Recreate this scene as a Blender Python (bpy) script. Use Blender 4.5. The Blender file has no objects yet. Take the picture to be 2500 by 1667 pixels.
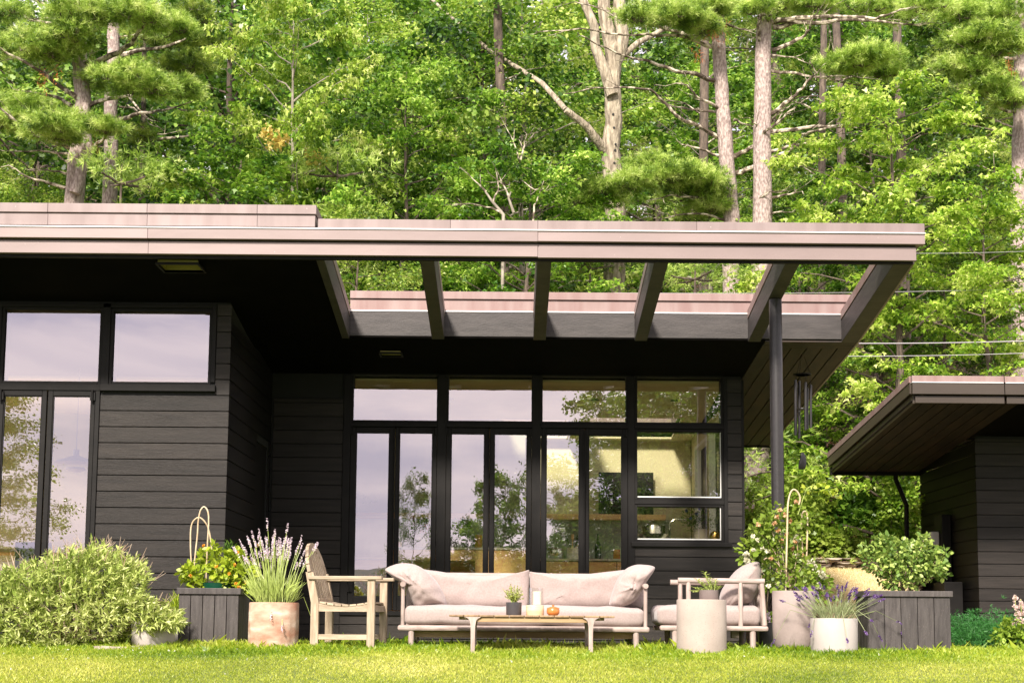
import bpy, math, random
import numpy as np
from mathutils import Vector, Matrix, noise
SC = bpy.context.scene
# ---------------------------------------------------------------- camera
FPX, PPY, ROLL, PITCH, EYE = 3600.0, 1102.0, .008, math.radians(6.6), .28
cam_d = bpy.data.cameras.new('camera')
cam = bpy.data.objects.new('camera', cam_d)
SC.collection.objects.link(cam)
SC.camera = cam
cam_d.sensor_width = 36
cam_d.lens = FPX/2500*36
cam_d.shift_y = (PPY-833.5)/2500
cam_d.clip_start = .1
cam_d.clip_end = 4000
cam.matrix_world = (Matrix.Translation((0, 0, EYE)) @ Matrix.Rotation(math.pi/2+PITCH, 4, 'X')
                    @ Matrix.Rotation(ROLL, 4, 'Z'))
# ---------------------------------------------------------------- sky and sun
SUN_EL, SUN_ROT = math.radians(38), math.radians(197)      # sun behind the viewer, to the left
wd = bpy.data.worlds.new('World')
SC.world = wd
wd.use_nodes = True
nt = wd.node_tree
nt.nodes.clear()
def wn(t, **k):
    n = nt.nodes.new(t)
    for a, b in k.items(): setattr(n, a, b)
    return n
sky = wn('ShaderNodeTexSky', sky_type='NISHITA', sun_disc=False, sun_elevation=SUN_EL, sun_rotation=SUN_ROT)
sky.air_density = 1.2; sky.dust_density = 2.5
tc = wn('ShaderNodeTexCoord')
mp = wn('ShaderNodeMapping'); mp.inputs['Scale'].default_value = (1.3, 1.3, 7)
n1 = wn('ShaderNodeTexNoise'); n1.inputs['Scale'].default_value = 3.0; n1.inputs['Detail'].default_value = 7; n1.inputs['Roughness'].default_value = .5
n1.inputs['Distortion'].default_value = .5
cr = wn('ShaderNodeValToRGB')
cr.color_ramp.elements[0].position = .40; cr.color_ramp.elements[0].color = (13.6, 12.9, 15.6, 1)
cr.color_ramp.elements[1].position = .62; cr.color_ramp.elements[1].color = (22.5, 20.0, 20.2, 1)
mx = wn('ShaderNodeMix', data_type='RGBA'); mx.inputs[0].default_value = .86
bg = wn('ShaderNodeBackground'); bg.inputs[1].default_value = .058
wo = wn('ShaderNodeOutputWorld')
L = nt.links.new
L(tc.outputs['Generated'], mp.inputs['Vector']); L(mp.outputs[0], n1.inputs['Vector']); L(n1.outputs['Fac'], cr.inputs[0])
L(sky.outputs[0], mx.inputs[6]); L(cr.outputs[0], mx.inputs[7]); L(mx.outputs[2], bg.inputs[0]); L(bg.outputs[0], wo.inputs[0])
sun_d = bpy.data.lights.new('sun', 'SUN')
sun = bpy.data.objects.new('sun', sun_d)
SC.collection.objects.link(sun)
sun_d.energy = 5.0
sun_d.angle = math.radians(8)
sun_d.color = (1, .92, .82)
# sky azimuth: rotation 0 = +Y, clockwise seen from above
sv = Vector((math.sin(SUN_ROT)*math.cos(SUN_EL), math.cos(SUN_ROT)*math.cos(SUN_EL), math.sin(SUN_EL)))
sun.rotation_euler = (-sv).to_track_quat('-Z', 'Y').to_euler()
vs = SC.view_settings
SC.display_settings.display_device = 'sRGB'
vs.view_transform = 'Standard'; vs.look = 'None'; vs.exposure = .82; vs.gamma = 1; vs.use_curve_mapping = False
SC.render.engine = 'CYCLES'
SC.cycles.max_bounces = 8; SC.cycles.diffuse_bounces = 3; SC.cycles.glossy_bounces = 3
SC.cycles.transmission_bounces = 4; SC.cycles.transparent_max_bounces = 12
SC.cycles.use_denoising = True
SC.cycles.sample_clamp_indirect = 6
try: SC.cycles.denoiser = 'OPENIMAGEDENOISE'
except Exception: pass

# ---------------------------------------------------------------- measuring helper: the place a photo pixel has at depth Y
def W(u, v, Y):
    a = (u-1250)/FPX; b = (PPY-v)/FPX
    a0 = a*math.cos(ROLL)-b*math.sin(ROLL); b0 = b*math.cos(ROLL)+a*math.sin(ROLL)
    t = Y/(math.cos(PITCH)-b0*math.sin(PITCH))
    return Vector((a0*t, Y, (math.sin(PITCH)+b0*math.cos(PITCH))*t+EYE))
def WX(u, v, Y): return W(u, v, Y).x
def WZ(u, v, Y): return W(u, v, Y).z

# ---------------------------------------------------------------- objects
RND = random.Random(11)
NR = np.random.default_rng(5)
OFF = {}
def link(o):
    SC.collection.objects.link(o); return o
def tag(o, label=None, cat=None, group=None, kind=None):
    for k, v in (('label', label), ('category', cat), ('group', group), ('kind', kind)):
        if v: o[k] = v
    return o
def empty(name, loc, label=None, cat=None, group=None):
    o = bpy.data.objects.new(name, None); o.location = loc; link(o); OFF[o.name] = Vector(loc)
    o.empty_display_size = .1
    return tag(o, label, cat, group)
def kids(o): return [c for c in SC.objects if c.parent == o]
def copy_tree(o, loc=None, rz=None, scale=None, label=None, group=None, parent=None):
    c = o.copy(); SC.collection.objects.link(c)
    if parent is not None: c.parent = parent
    for ch in list(o.children): copy_tree(ch, parent=c)
    if loc is not None: c.location = loc
    if rz is not None: c.rotation_euler.z = rz
    if scale is not None: c.scale = scale if hasattr(scale, '__len__') else (scale,)*3
    if label: c['label'] = label
    if group: c['group'] = group
    return c
def finish(name, me, mat, parent=None, smooth=False, bevel=0, loc=None, off=None):
    o = bpy.data.objects.new(name, me); link(o)
    if mat is not None and len(me.materials) == 0: me.materials.append(mat)
    if parent is not None:
        o.parent = parent; OFF[o.name] = OFF.get(parent.name, Vector())
    else: OFF[o.name] = Vector(off) if off is not None else Vector()
    if loc is not None: o.location = loc
    if smooth: me.polygons.foreach_set('use_smooth', [True]*len(me.polygons))
    if bevel:
        m = o.modifiers.new('bevel', 'BEVEL'); m.width = bevel; m.segments = 2; m.limit_method = 'ANGLE'; m.angle_limit = math.radians(40)
    return o
def np_mesh(name, V, k, mat=None):
    """V (N*k,3): N separate faces of k corners"""
    n = len(V)//k
    me = bpy.data.meshes.new(name)
    me.vertices.add(len(V)); me.vertices.foreach_set('co', np.ascontiguousarray(V, dtype=np.float32).ravel())
    me.loops.add(len(V)); me.loops.foreach_set('vertex_index', np.arange(len(V), dtype=np.int32))
    me.polygons.add(n); me.polygons.foreach_set('loop_start', np.arange(0, len(V), k, dtype=np.int32))
    me.polygons.foreach_set('loop_total', np.full(n, k, dtype=np.int32))
    me.update(calc_edges=True)
    if mat: me.materials.append(mat)
    return me
class MB:
    def __init__(s): s.v = []; s.f = []
    def add(s, vs, fs):
        b = len(s.v); s.v += [tuple(p) for p in vs]; s.f += [tuple(i+b for i in f) for f in fs]; return s
    def box(s, x0, x1, y0, y1, z0, z1):
        return s.add([(x0,y0,z0),(x1,y0,z0),(x1,y1,z0),(x0,y1,z0),(x0,y0,z1),(x1,y0,z1),(x1,y1,z1),(x0,y1,z1)],
                     [(0,3,2,1),(4,5,6,7),(0,1,5,4),(1,2,6,5),(2,3,7,6),(3,0,4,7)])
    def hexa(s, pts):    # 8 points ordered like box
        return s.add(pts, [(0,3,2,1),(4,5,6,7),(0,1,5,4),(1,2,6,5),(2,3,7,6),(3,0,4,7)])
    def bar(s, a, b, w, h, up=(0,0,1)):     # box beam from a to b
        a = Vector(a); b = Vector(b); d = (b-a).normalized(); sd = d.cross(Vector(up)).normalized(); u = sd.cross(d)
        P = []
        for q in (a, b):
            pass
        c = [(-1,-1),(1,-1),(1,1),(-1,1)]
        P = [a+sd*(x*w/2)+u*(y*h/2) for x, y in c]+[b+sd*(x*w/2)+u*(y*h/2) for x, y in c]
        return s.add(P, [(0,1,2,3),(7,6,5,4),(0,4,5,1),(1,5,6,2),(2,6,7,3),(3,7,4,0)])
    def tube(s, pts, rad, n=8, cap=True, jit=0):
        pts = [Vector(p) for p in pts]; m = len(pts)
        if not hasattr(rad, '__len__'): rad = [rad]*m
        base = len(s.v); prev = None
        for i, p in enumerate(pts):
            d = (pts[min(i+1, m-1)]-pts[max(i-1, 0)]).normalized()
            if prev is None:
                r = Vector((0,0,1)) if abs(d.z) < .9 else Vector((1,0,0))
                x = d.cross(r).normalized()
            else: x = (prev-d*prev.dot(d)).normalized()
            prev = x; y = d.cross(x)
            for k in range(n):
                a = 2*math.pi*k/n; rr = rad[i]*(1+(RND.uniform(-jit, jit) if jit else 0))
                s.v.append(tuple(p+x*(math.cos(a)*rr)+y*(math.sin(a)*rr)))
        for i in range(m-1):
            for k in range(n):
                a = base+i*n+k; b = base+i*n+(k+1) % n
                s.f.append((a, b, b+n, a+n))
        if cap:
            s.f.append(tuple(base+k for k in reversed(range(n)))); s.f.append(tuple(base+(m-1)*n+k for k in range(n)))
        return s
    def lathe(s, prof, c=(0,0,0), n=32):     # prof: (r,z) list from bottom to top
        base = len(s.v); m = len(prof)
        for r, z in prof:
            for k in range(n):
                a = 2*math.pi*k/n; s.v.append((c[0]+r*math.cos(a), c[1]+r*math.sin(a), c[2]+z))
        for i in range(m-1):
            for k in range(n):
                a = base+i*n+k; b = base+i*n+(k+1) % n; s.f.append((a, b, b+n, a+n))
        s.f.append(tuple(base+k for k in reversed(range(n)))); s.f.append(tuple(base+(m-1)*n+k for k in range(n)))
        return s
    def build(s, name, mat, parent=None, smooth=False, bevel=0, off=None):
        o = OFF.get(parent.name, Vector()) if parent is not None else (Vector(off) if off is not None else Vector())
        me = bpy.data.meshes.new(name)
        me.from_pydata([(x-o.x, y-o.y, z-o.z) for x, y, z in s.v], [], s.f)
        me.update()
        ob = finish(name, me, mat, parent, smooth, bevel, off=off)
        if parent is None and off is not None: ob.location = off
        if smooth:
            try: me.set_sharp_from_angle(angle=math.radians(38))
            except Exception: pass
        return ob
def BX(name, mat, parent, x0, x1, y0, y1, z0, z1, bevel=0):
    return MB().box(min(x0,x1), max(x0,x1), min(y0,y1), max(y0,y1), min(z0,z1), max(z0,z1)).build(name, mat, parent, bevel=bevel)

# ---------------------------------------------------------------- materials
MATS = {}
def newmat(name):
    m = bpy.data.materials.new(name); m.use_nodes = True; t = m.node_tree; t.nodes.clear()
    out = t.nodes.new('ShaderNodeOutputMaterial'); return m, t, out
def pmat(name, c1, c2=None, rough=.6, scale=4, stretch=(1,1,1), bump=.15, bscale=30, bstretch=None, metal=0, spec=.5,
         vary=0, detail=6, lo=.35, hi=.65, c3=None, speck=None, sheen=0, coat=0, bdist=.01):
    """procedural principled: two/three colour noise, per-object variation, bump, optional specks (colour, scale, amount)"""
    m, t, out = newmat(name); N = t.nodes.new; K = t.links.new
    p = N('ShaderNodeBsdfPrincipled'); K(p.outputs[0], out.inputs[0])
    p.inputs['Roughness'].default_value = rough; p.inputs['Metallic'].default_value = metal; p.inputs['Specular IOR Level'].default_value = spec
    if sheen: p.inputs['Sheen Weight'].default_value = sheen
    if coat: p.inputs['Coat Weight'].default_value = coat; p.inputs['Coat Roughness'].default_value = .2
    co = N('ShaderNodeTexCoord'); oi = N('ShaderNodeObjectInfo')
    ad = N('ShaderNodeVectorMath'); ad.operation = 'ADD'
    sc = N('ShaderNodeVectorMath'); sc.operation = 'SCALE'; sc.inputs['Scale'].default_value = 37 if vary else 0
    cx = N('ShaderNodeCombineXYZ'); K(oi.outputs['Random'], cx.inputs[0]); K(oi.outputs['Random'], cx.inputs[1])
    K(cx.outputs[0], sc.inputs[0]); K(co.outputs['Object'], ad.inputs[0]); K(sc.outputs[0], ad.inputs[1])
    mp = N('ShaderNodeMapping'); mp.inputs['Scale'].default_value = stretch; K(ad.outputs[0], mp.inputs[0])
    ns = N('ShaderNodeTexNoise'); ns.inputs['Scale'].default_value = scale; ns.inputs['Detail'].default_value = detail; K(mp.outputs[0], ns.inputs['Vector'])
    rp = N('ShaderNodeValToRGB'); c2 = c2 or c1
    e = rp.color_ramp.elements; e[0].position = lo; e[0].color = (*c1, 1); e[1].position = hi; e[1].color = (*c2, 1)
    if c3: q = e.new(min(1, hi+.12)); q.color = (*c3, 1)
    K(ns.outputs['Fac'], rp.inputs[0]); col = rp.outputs[0]
    if vary:
        hs = N('ShaderNodeHueSaturation'); mr = N('ShaderNodeMapRange')
        mr.inputs['To Min'].default_value = 1-vary; mr.inputs['To Max'].default_value = 1+vary
        K(oi.outputs['Random'], mr.inputs['Value']); K(mr.outputs[0], hs.inputs['Value']); K(col, hs.inputs['Color']); col = hs.outputs[0]
    if speck:
        sc_, amt, cc = speck[1], speck[2], speck[0]
        vo = N('ShaderNodeTexVoronoi'); vo.inputs['Scale'].default_value = sc_; K(ad.outputs[0], vo.inputs['Vector'])
        lt = N('ShaderNodeMath'); lt.operation = 'LESS_THAN'; lt.inputs[1].default_value = amt; K(vo.outputs['Distance'], lt.inputs[0])
        mxx = N('ShaderNodeMix'); mxx.data_type = 'RGBA'; K(lt.outputs[0], mxx.inputs[0]); K(col, mxx.inputs[6]); mxx.inputs[7].default_value = (*cc, 1); col = mxx.outputs[2]
    K(col, p.inputs['Base Color'])
    if bump:
        mb = N('ShaderNodeMapping'); mb.inputs['Scale'].default_value = bstretch or stretch; K(ad.outputs[0], mb.inputs[0])
        nb = N('ShaderNodeTexNoise'); nb.inputs['Scale'].default_value = bscale; nb.inputs['Detail'].default_value = 5; K(mb.outputs[0], nb.inputs['Vector'])
        bp = N('ShaderNodeBump'); bp.inputs['Strength'].default_value = bump; bp.inputs['Distance'].default_value = bdist
        K(nb.outputs['Fac'], bp.inputs['Height']); K(bp.outputs[0], p.inputs['Normal'])
    MATS[name] = m; return m
def leafmat(name, cols, trans=.35, rough=.42, spec=.5, vary=.25, nscale=.55, iw=.55, nw=1.5):
    """leaf: colour by single leaf (random per island) and by plant, light passes through"""
    m, t, out = newmat(name); N = t.nodes.new; K = t.links.new
    g = N('ShaderNodeNewGeometry'); oi = N('ShaderNodeObjectInfo')
    rp = N('ShaderNodeValToRGB'); e = rp.color_ramp.elements
    e[0].position = 0; e[0].color = (*cols[0], 1); e[1].position = 1; e[1].color = (*cols[-1], 1)
    for i, c in enumerate(cols[1:-1]): q = e.new((i+1)/(len(cols)-1)); q.color = (*c, 1)
    co = N('ShaderNodeTexCoord'); ns = N('ShaderNodeTexNoise'); ns.inputs['Scale'].default_value = nscale; ns.inputs['Detail'].default_value = 3
    K(co.outputs['Object'], ns.inputs['Vector'])
    a = N('ShaderNodeMath'); a.operation = 'MULTIPLY_ADD'; a.inputs[1].default_value = iw; K(g.outputs['Random Per Island'], a.inputs[0])
    b = N('ShaderNodeMath'); b.operation = 'MULTIPLY_ADD'; b.inputs[1].default_value = nw; b.inputs[2].default_value = .5-iw*.5-nw*.5; K(ns.outputs['Fac'], b.inputs[0]); K(b.outputs[0], a.inputs[2])
    K(a.outputs[0], rp.inputs[0])
    hs = N('ShaderNodeHueSaturation'); mr = N('ShaderNodeMapRange'); mr.inputs['To Min'].default_value = 1-vary; mr.inputs['To Max'].default_value = 1+vary
    K(oi.outputs['Random'], mr.inputs['Value']); K(mr.outputs[0], hs.inputs['Value']); K(rp.outputs[0], hs.inputs['Color'])
    p = N('ShaderNodeBsdfPrincipled'); p.inputs['Roughness'].default_value = rough; p.inputs['Specular IOR Level'].default_value = spec
    K(hs.outputs[0], p.inputs['Base Color'])
    tr = N('ShaderNodeBsdfTranslucent'); K(hs.outputs[0], tr.inputs[0])
    mx = N('ShaderNodeMixShader'); mx.inputs[0].default_value = trans
    K(p.outputs[0], mx.inputs[1]); K(tr.outputs[0], mx.inputs[2]); K(mx.outputs[0], out.inputs[0])
    MATS[name] = m; return m
def glassmat(name, refl, tint, wob=.0, rtint=(.95,.9,.96), fres=1.0):
    m, t, out = newmat(name); N = t.nodes.new; K = t.links.new
    tr = N('ShaderNodeBsdfTransparent'); tr.inputs[0].default_value = (*tint, 1)
    gl = N('ShaderNodeBsdfGlossy'); gl.inputs['Roughness'].default_value = 0; gl.inputs['Color'].default_value = (*rtint, 1)
    lw = N('ShaderNodeFresnel'); lw.inputs['IOR'].default_value = 1.5
    ad = N('ShaderNodeMath'); ad.operation = 'ADD'; ad.inputs[1].default_value = refl; ad.use_clamp = True
    fm = N('ShaderNodeMath'); fm.operation = 'MULTIPLY'; fm.inputs[1].default_value = fres; K(lw.outputs[0], fm.inputs[0]); K(fm.outputs[0], ad.inputs[0])
    ge = N('ShaderNodeNewGeometry'); iv = N('ShaderNodeMath'); iv.operation = 'SUBTRACT'; iv.inputs[0].default_value = 1; K(ge.outputs['Backfacing'], iv.inputs[1])
    ml = N('ShaderNodeMath'); ml.operation = 'MULTIPLY'; K(ad.outputs[0], ml.inputs[0]); K(iv.outputs[0], ml.inputs[1])
    tm = N('ShaderNodeMix'); tm.data_type = 'RGBA'; K(ge.outputs['Backfacing'], tm.inputs[0]); tm.inputs[6].default_value = (*tint, 1); tm.inputs[7].default_value = (1, 1, 1, 1); K(tm.outputs[2], tr.inputs[0])
    mx = N('ShaderNodeMixShader'); K(ml.outputs[0], mx.inputs[0]); K(tr.outputs[0], mx.inputs[1]); K(gl.outputs[0], mx.inputs[2]); K(mx.outputs[0], out.inputs[0])
    if wob:
        co = N('ShaderNodeTexCoord'); nb = N('ShaderNodeTexNoise'); nb.inputs['Scale'].default_value = 2.6; nb.inputs['Detail'].default_value = 1.5
        mp = N('ShaderNodeMapping'); mp.inputs['Scale'].default_value = (1.4, 1, .6); K(co.outputs['Object'], mp.inputs[0]); K(mp.outputs[0], nb.inputs['Vector'])
        bp = N('ShaderNodeBump'); bp.inputs['Strength'].default_value = wob; bp.inputs['Distance'].default_value = .006
        K(nb.outputs['Fac'], bp.inputs['Height']); K(bp.outputs[0], gl.inputs['Normal'])
    MATS[name] = m; return m

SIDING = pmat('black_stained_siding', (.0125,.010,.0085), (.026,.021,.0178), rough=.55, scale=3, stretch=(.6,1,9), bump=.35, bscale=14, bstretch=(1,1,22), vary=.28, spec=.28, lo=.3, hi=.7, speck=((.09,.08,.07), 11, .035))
SIDE_Y = pmat('black_siding_painted_shade', (.004,.0035,.003), (.009,.0075,.007), rough=.55, scale=3, stretch=(1,.6,9), bump=.25, bscale=14, bstretch=(1,1,22), vary=.14, spec=.15)  # darker copy of the siding, side wall shade put into the colour
TRIM = pmat('black_trim_paint', (.005,.0042,.0038), (.009,.0075,.0068), rough=.6, scale=5, bump=.08, bscale=30, spec=.22)
BEAM = pmat('black_stained_beam', (.03,.025,.024), (.05,.042,.04), rough=.55, scale=3, stretch=(1.2,1.2,10), bump=.3, bscale=10, bstretch=(1.5,1.5,16))
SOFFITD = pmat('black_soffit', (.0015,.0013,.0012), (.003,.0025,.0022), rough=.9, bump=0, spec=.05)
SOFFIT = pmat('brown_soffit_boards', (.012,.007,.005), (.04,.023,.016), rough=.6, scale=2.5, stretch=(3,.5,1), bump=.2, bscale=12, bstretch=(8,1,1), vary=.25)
DARK = pmat('matt_black', (.006,.006,.006), rough=.8, bump=0)
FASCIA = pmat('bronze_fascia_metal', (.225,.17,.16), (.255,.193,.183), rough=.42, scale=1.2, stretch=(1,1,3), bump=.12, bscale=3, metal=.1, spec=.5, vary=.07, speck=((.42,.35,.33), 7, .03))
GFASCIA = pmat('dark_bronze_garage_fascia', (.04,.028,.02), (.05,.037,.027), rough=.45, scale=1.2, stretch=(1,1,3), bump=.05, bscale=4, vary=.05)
CAPM = pmat('weathered_copper_cap', (.19,.142,.135), (.24,.186,.178), rough=.5, scale=1.6, stretch=(4,4,.5), bump=.05, bscale=8, metal=.2, vary=.06, speck=((.62,.55,.52), 9, .035))
CURBM = pmat('copper_curb_flashing', (.225,.14,.128), (.28,.2,.185), rough=.5, scale=1.8, stretch=(4,4,.5), bump=.05, bscale=8, metal=.2, vary=.05)
DRIP = pmat('bright_drip_edge', (.78,.76,.74), rough=.3, bump=0, metal=.5)
POSTM = pmat('black_post_paint', (.02,.018,.018), (.026,.023,.023), rough=.36, scale=20, bump=.1, bscale=60)
GLASS = glassmat('window_glass', .31, (.98,.96,.80), wob=.08)
GLASS2 = glassmat('clear_glass', 0, (.97,.97,.96), rtint=(1,1,1), fres=.25)
GLASS3 = glassmat('lantern_glass', .07, (.93,.94,.93), rtint=(1,1,1), fres=1)
INWALL = pmat('cream_interior_wall', (.56,.52,.33), (.6,.56,.36), rough=.8, bump=.02)
STONEW = pmat('grey_green_backsplash', (.26,.29,.24), (.36,.4,.33), rough=.5, scale=2, stretch=(3,1,1), bump=0, detail=9)
OAK = pmat('pale_oak_wood', (.74,.46,.21), (.84,.57,.29), rough=.5, scale=4, stretch=(1,1,9), bump=.05, vary=.05)
COUNTER = pmat('pale_stone_counter', (.5,.5,.46), (.6,.6,.55), rough=.3, bump=0)
TEAKB = pmat('brown_teak_planks', (.2,.125,.065), (.3,.2,.11), rough=.6, scale=5, stretch=(9,1,2), bump=.2, vary=.15)
TEAK = pmat('weathered_teak', (.27,.2,.13), (.41,.33,.23), rough=.65, scale=5, stretch=(2,2,2), bump=.25, bscale=30, bstretch=(1,1,3), vary=.1)
TEAKV = pmat('weathered_teak_upright', (.28,.21,.14), (.42,.34,.24), rough=.65, scale=6, stretch=(8,8,1), bump=.25, bscale=20, bstretch=(8,8,1), vary=.08)
TEAKH = pmat('weathered_teak_rail', (.28,.21,.14), (.42,.34,.24), rough=.65, scale=6, stretch=(1,8,8), bump=.25, bscale=20, bstretch=(1,8,8), vary=.08)
PINKW = pmat('silvered_pinkish_teak', (.3,.225,.195), (.43,.345,.305), rough=.65, scale=6, stretch=(1.2,5,5), bump=.25, bscale=20, bstretch=(1,6,6), vary=.07)
PINKV = pmat('silvered_pinkish_teak_upright', (.3,.225,.195), (.43,.345,.305), rough=.65, scale=6, stretch=(5,5,1), bump=.25, bscale=20, bstretch=(6,6,1), vary=.07)
GOLDW = pmat('golden_teak_underframe', (.3,.19,.09), (.4,.27,.14), rough=.6, scale=5, stretch=(1,6,6), bump=.15)
CLOTH = pmat('beige_outdoor_fabric', (.315,.25,.23), (.365,.292,.27), rough=.9, scale=60, bump=.35, bscale=420, bdist=.004, sheen=.25, spec=.2)
CONC = pmat('speckled_concrete', (.34,.28,.24), (.40,.335,.29), rough=.75, scale=4, bump=.2, bscale=60, speck=((.2,.15,.12), 60, .13))
PINKC = pmat('pink_grey_concrete', (.25,.2,.18), (.34,.275,.25), rough=.75, scale=4, bump=.2, bscale=50, speck=((.28,.23,.2), 42, .1))
WHITEP = pmat('white_glazed_pot', (.38,.34,.31), (.43,.39,.355), rough=.5, scale=3, bump=.03)
TERRA = pmat('pale_weathered_terracotta', (.36,.18,.115), (.46,.33,.24), rough=.8, scale=3.0, stretch=(1.4,1.4,3.2), bump=.25, bscale=40, lo=.38, hi=.56, c3=(.62,.5,.4))
BOXW = pmat('black_stained_planter_boards', (.04,.033,.031), (.07,.06,.056), rough=.55, scale=5, stretch=(7,7,.8), bump=.3, bscale=20, bstretch=(10,10,1), vary=.18, speck=((.35,.27,.22), 55, .07))
DPOT = pmat('dark_grey_pot', (.045,.042,.045), (.06,.056,.06), rough=.4, scale=6, bump=.05)
BROWNP = pmat('brown_grey_pot', (.14,.11,.1), (.19,.15,.14), rough=.5, scale=6, bump=.05)
SOIL = pmat('potting_soil', (.03,.02,.013), (.07,.045,.03), rough=.95, scale=30, bump=.6, bscale=60)
BAMBOO = pmat('bamboo_cane', (.42,.3,.17), (.58,.47,.32), rough=.5, scale=9, bump=.1)
CANDLE = pmat('ivory_wax', (.8,.72,.55), rough=.5, bump=0)
PALEW = pmat('pale_turned_wood', (.6,.42,.24), (.72,.54,.34), rough=.5, scale=6, stretch=(1,1,6), bump=.03)
ORANGEW = pmat('orange_varnished_wood', (.42,.13,.025), (.58,.21,.05), rough=.3, scale=10, stretch=(1,1,6), bump=.03, coat=.4)
BARKP = pmat('pink_grey_pine_bark', (.24,.18,.16), (.46,.37,.33), rough=.9, scale=14, stretch=(2,2,.8), bump=.9, bscale=16, bstretch=(2,2,.9), bdist=.03, lo=.4, hi=.62, speck=((.42,.42,.33), 4, .14))
BARKO = pmat('lichened_oak_bark', (.17,.135,.095), (.48,.41,.3), rough=.9, scale=3.5, stretch=(4,4,1), bump=1, bscale=8, bstretch=(3,3,.7), bdist=.05, lo=.35, hi=.65)
BARKD = pmat('dark_bark', (.06,.045,.035), (.16,.12,.09), rough=.9, scale=4, stretch=(4,4,1), bump=.8, bscale=8, bdist=.04)
BARKT = pmat('lichened_branch_bark', (.09,.065,.045), (.6,.52,.4), rough=.9, scale=7, bump=.6, bscale=20, bdist=.02, lo=.46, hi=.6)
BARKM = pmat('smooth_grey_maple_bark', (.2,.17,.13), (.34,.3,.24), rough=.85, scale=6, stretch=(2,2,1), bump=.4, bscale=14, bdist=.02)
LEAF_MAPLE = leafmat('maple_leaf', [(.015,.055,.006),(.069,.172,.012),(.225,.395,.032),(.56,.69,.16)], trans=.42, nscale=.8, nw=1.9)
LEAF_LIGHT = leafmat('yellow_green_leaf', [(.033,.10,.009),(.16,.305,.018),(.42,.57,.07),(.74,.79,.27)], trans=.42, nscale=.8, nw=1.9)
LEAF_MID = leafmat('mid_green_leaf', [(.011,.045,.006),(.051,.132,.011),(.162,.305,.027),(.45,.585,.12)], trans=.4, nscale=.7, nw=1.9)
LEAF_DARK = leafmat('dark_green_leaf', [(.007,.028,.004),(.033,.091,.011),(.115,.235,.025),(.35,.49,.1)], trans=.38, nscale=.7, nw=1.9)
NEEDLE = leafmat('pine_needle', [(.055,.115,.014),(.22,.36,.04),(.5,.65,.13),(.76,.84,.32)], trans=.35, vary=.05, nscale=3.2, iw=.3, nw=2.6)
NEEDLE_D = leafmat('dark_pine_needle', [(.03,.065,.01),(.1,.18,.02),(.28,.38,.05),(.52,.6,.13)], trans=.35, vary=.1, nscale=3.2, iw=.3, nw=2.4)
print('A done')
# ================================================================ terrain
def sstep(a, b, x):
    t = min(1, max(0, (x-a)/(b-a))); return t*t*(3-2*t)
def ground(x, y):
    n = noise.noise(Vector((x*.35, y*.35, 2.1)))
    if y < 14.2:
        d = 14.2-y
        z = -.027*d*d if d < 2.3 else -.143-.124*(d-2.3)
        if y < -10: z = max(z, -4.2) if y > -42 else -4.2-(-42-y)*.2
        return z+.012*n*min(1, d)
    if y <= 21: return 0
    def far(y):
        return 1.2+.42*(y-26)*.97 if y < 33 else 1.2+.42*7*.97+.33*(y-33)
    near = sstep(24.9, 26, y)*1.2
    bank = 1.2*sstep(21, 25.4, y)
    w = sstep(4.35, 4.9, x)*(1-sstep(6.5, 6.95, x))
    z = near*(1-w)+bank*w
    if y > 26: z = far(y)+.35*n*min(1, (y-26)/4)+.8*noise.noise(Vector((x*.09, y*.09, 7)))*min(1, (y-26)/12)
    return z
def sheet(name, mat, xs, ys, f=ground, dz=0, **k):
    v = [(x, y, f(x, y)+dz) for y in ys for x in xs]; n = len(xs)
    fc = [(j*n+i, j*n+i+1, (j+1)*n+i+1, (j+1)*n+i) for j in range(len(ys)-1) for i in range(n-1)]
    me = bpy.data.meshes.new(name); me.from_pydata(v, [], fc); me.update()
    return tag(finish(name, me, mat, smooth=True), **k)
def ar(a, b, s): return list(np.arange(a, b+1e-6, s))
TURF = pmat('turf_soil', (.07,.10,.02), (.14,.17,.03), rough=.95, scale=9, bump=.6, bscale=60)
LITTER = pmat('brown_leaf_litter', (.06,.035,.02), (.19,.11,.06), rough=.95, scale=7, bump=.9, bscale=25, detail=9, bdist=.05)
STRAW = pmat('dry_straw_bank', (.58,.44,.22), (.76,.62,.36), rough=.95, scale=12, bump=.8, bscale=60, bdist=.03)
WATER = pmat('lake_water', (.03,.04,.05), rough=.08, bump=.3, bscale=3, spec=.6)
sheet('lawn', TURF, [-90,-60,-40,-25,-15]+ar(-10, 10, .5)+[15,25,40,60,90], [-60,-50,-42,-36,-30,-25,-20,-15,-10,-6,-3,0,3,6,8]+ar(9, 21, .3), kind='structure')
sheet('hillside', LITTER, [-90,-60,-40]+ar(-30, 30, 1)+[40,60,90], ar(21, 50, .7)+ar(51, 140, 3), kind='structure')
sheet('dry_grass_bank', STRAW, ar(4.7, 6.7, .2), ar(22.4, 26.2, .2), dz=.012, kind='structure')
sheet('lake', WATER, ar(-900, 900, 150), [-900,-600,-300,-100,-45.5], f=lambda x, y: -4.0, kind='structure')
HILLM = pmat('far_wooded_hill', (.03,.05,.035), (.06,.085,.06), rough=1, scale=.02, bump=0)
sheet('far_hills', HILLM, ar(-900, 900, 30), [-1000,-900,-800,-700,-600], f=lambda x, y: -6+sstep(-600, -900, y)*(44+26*noise.noise(Vector((x*.004, 3, 0)))+5*noise.noise(Vector((x*.02, 9, 0)))), kind='structure')

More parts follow.
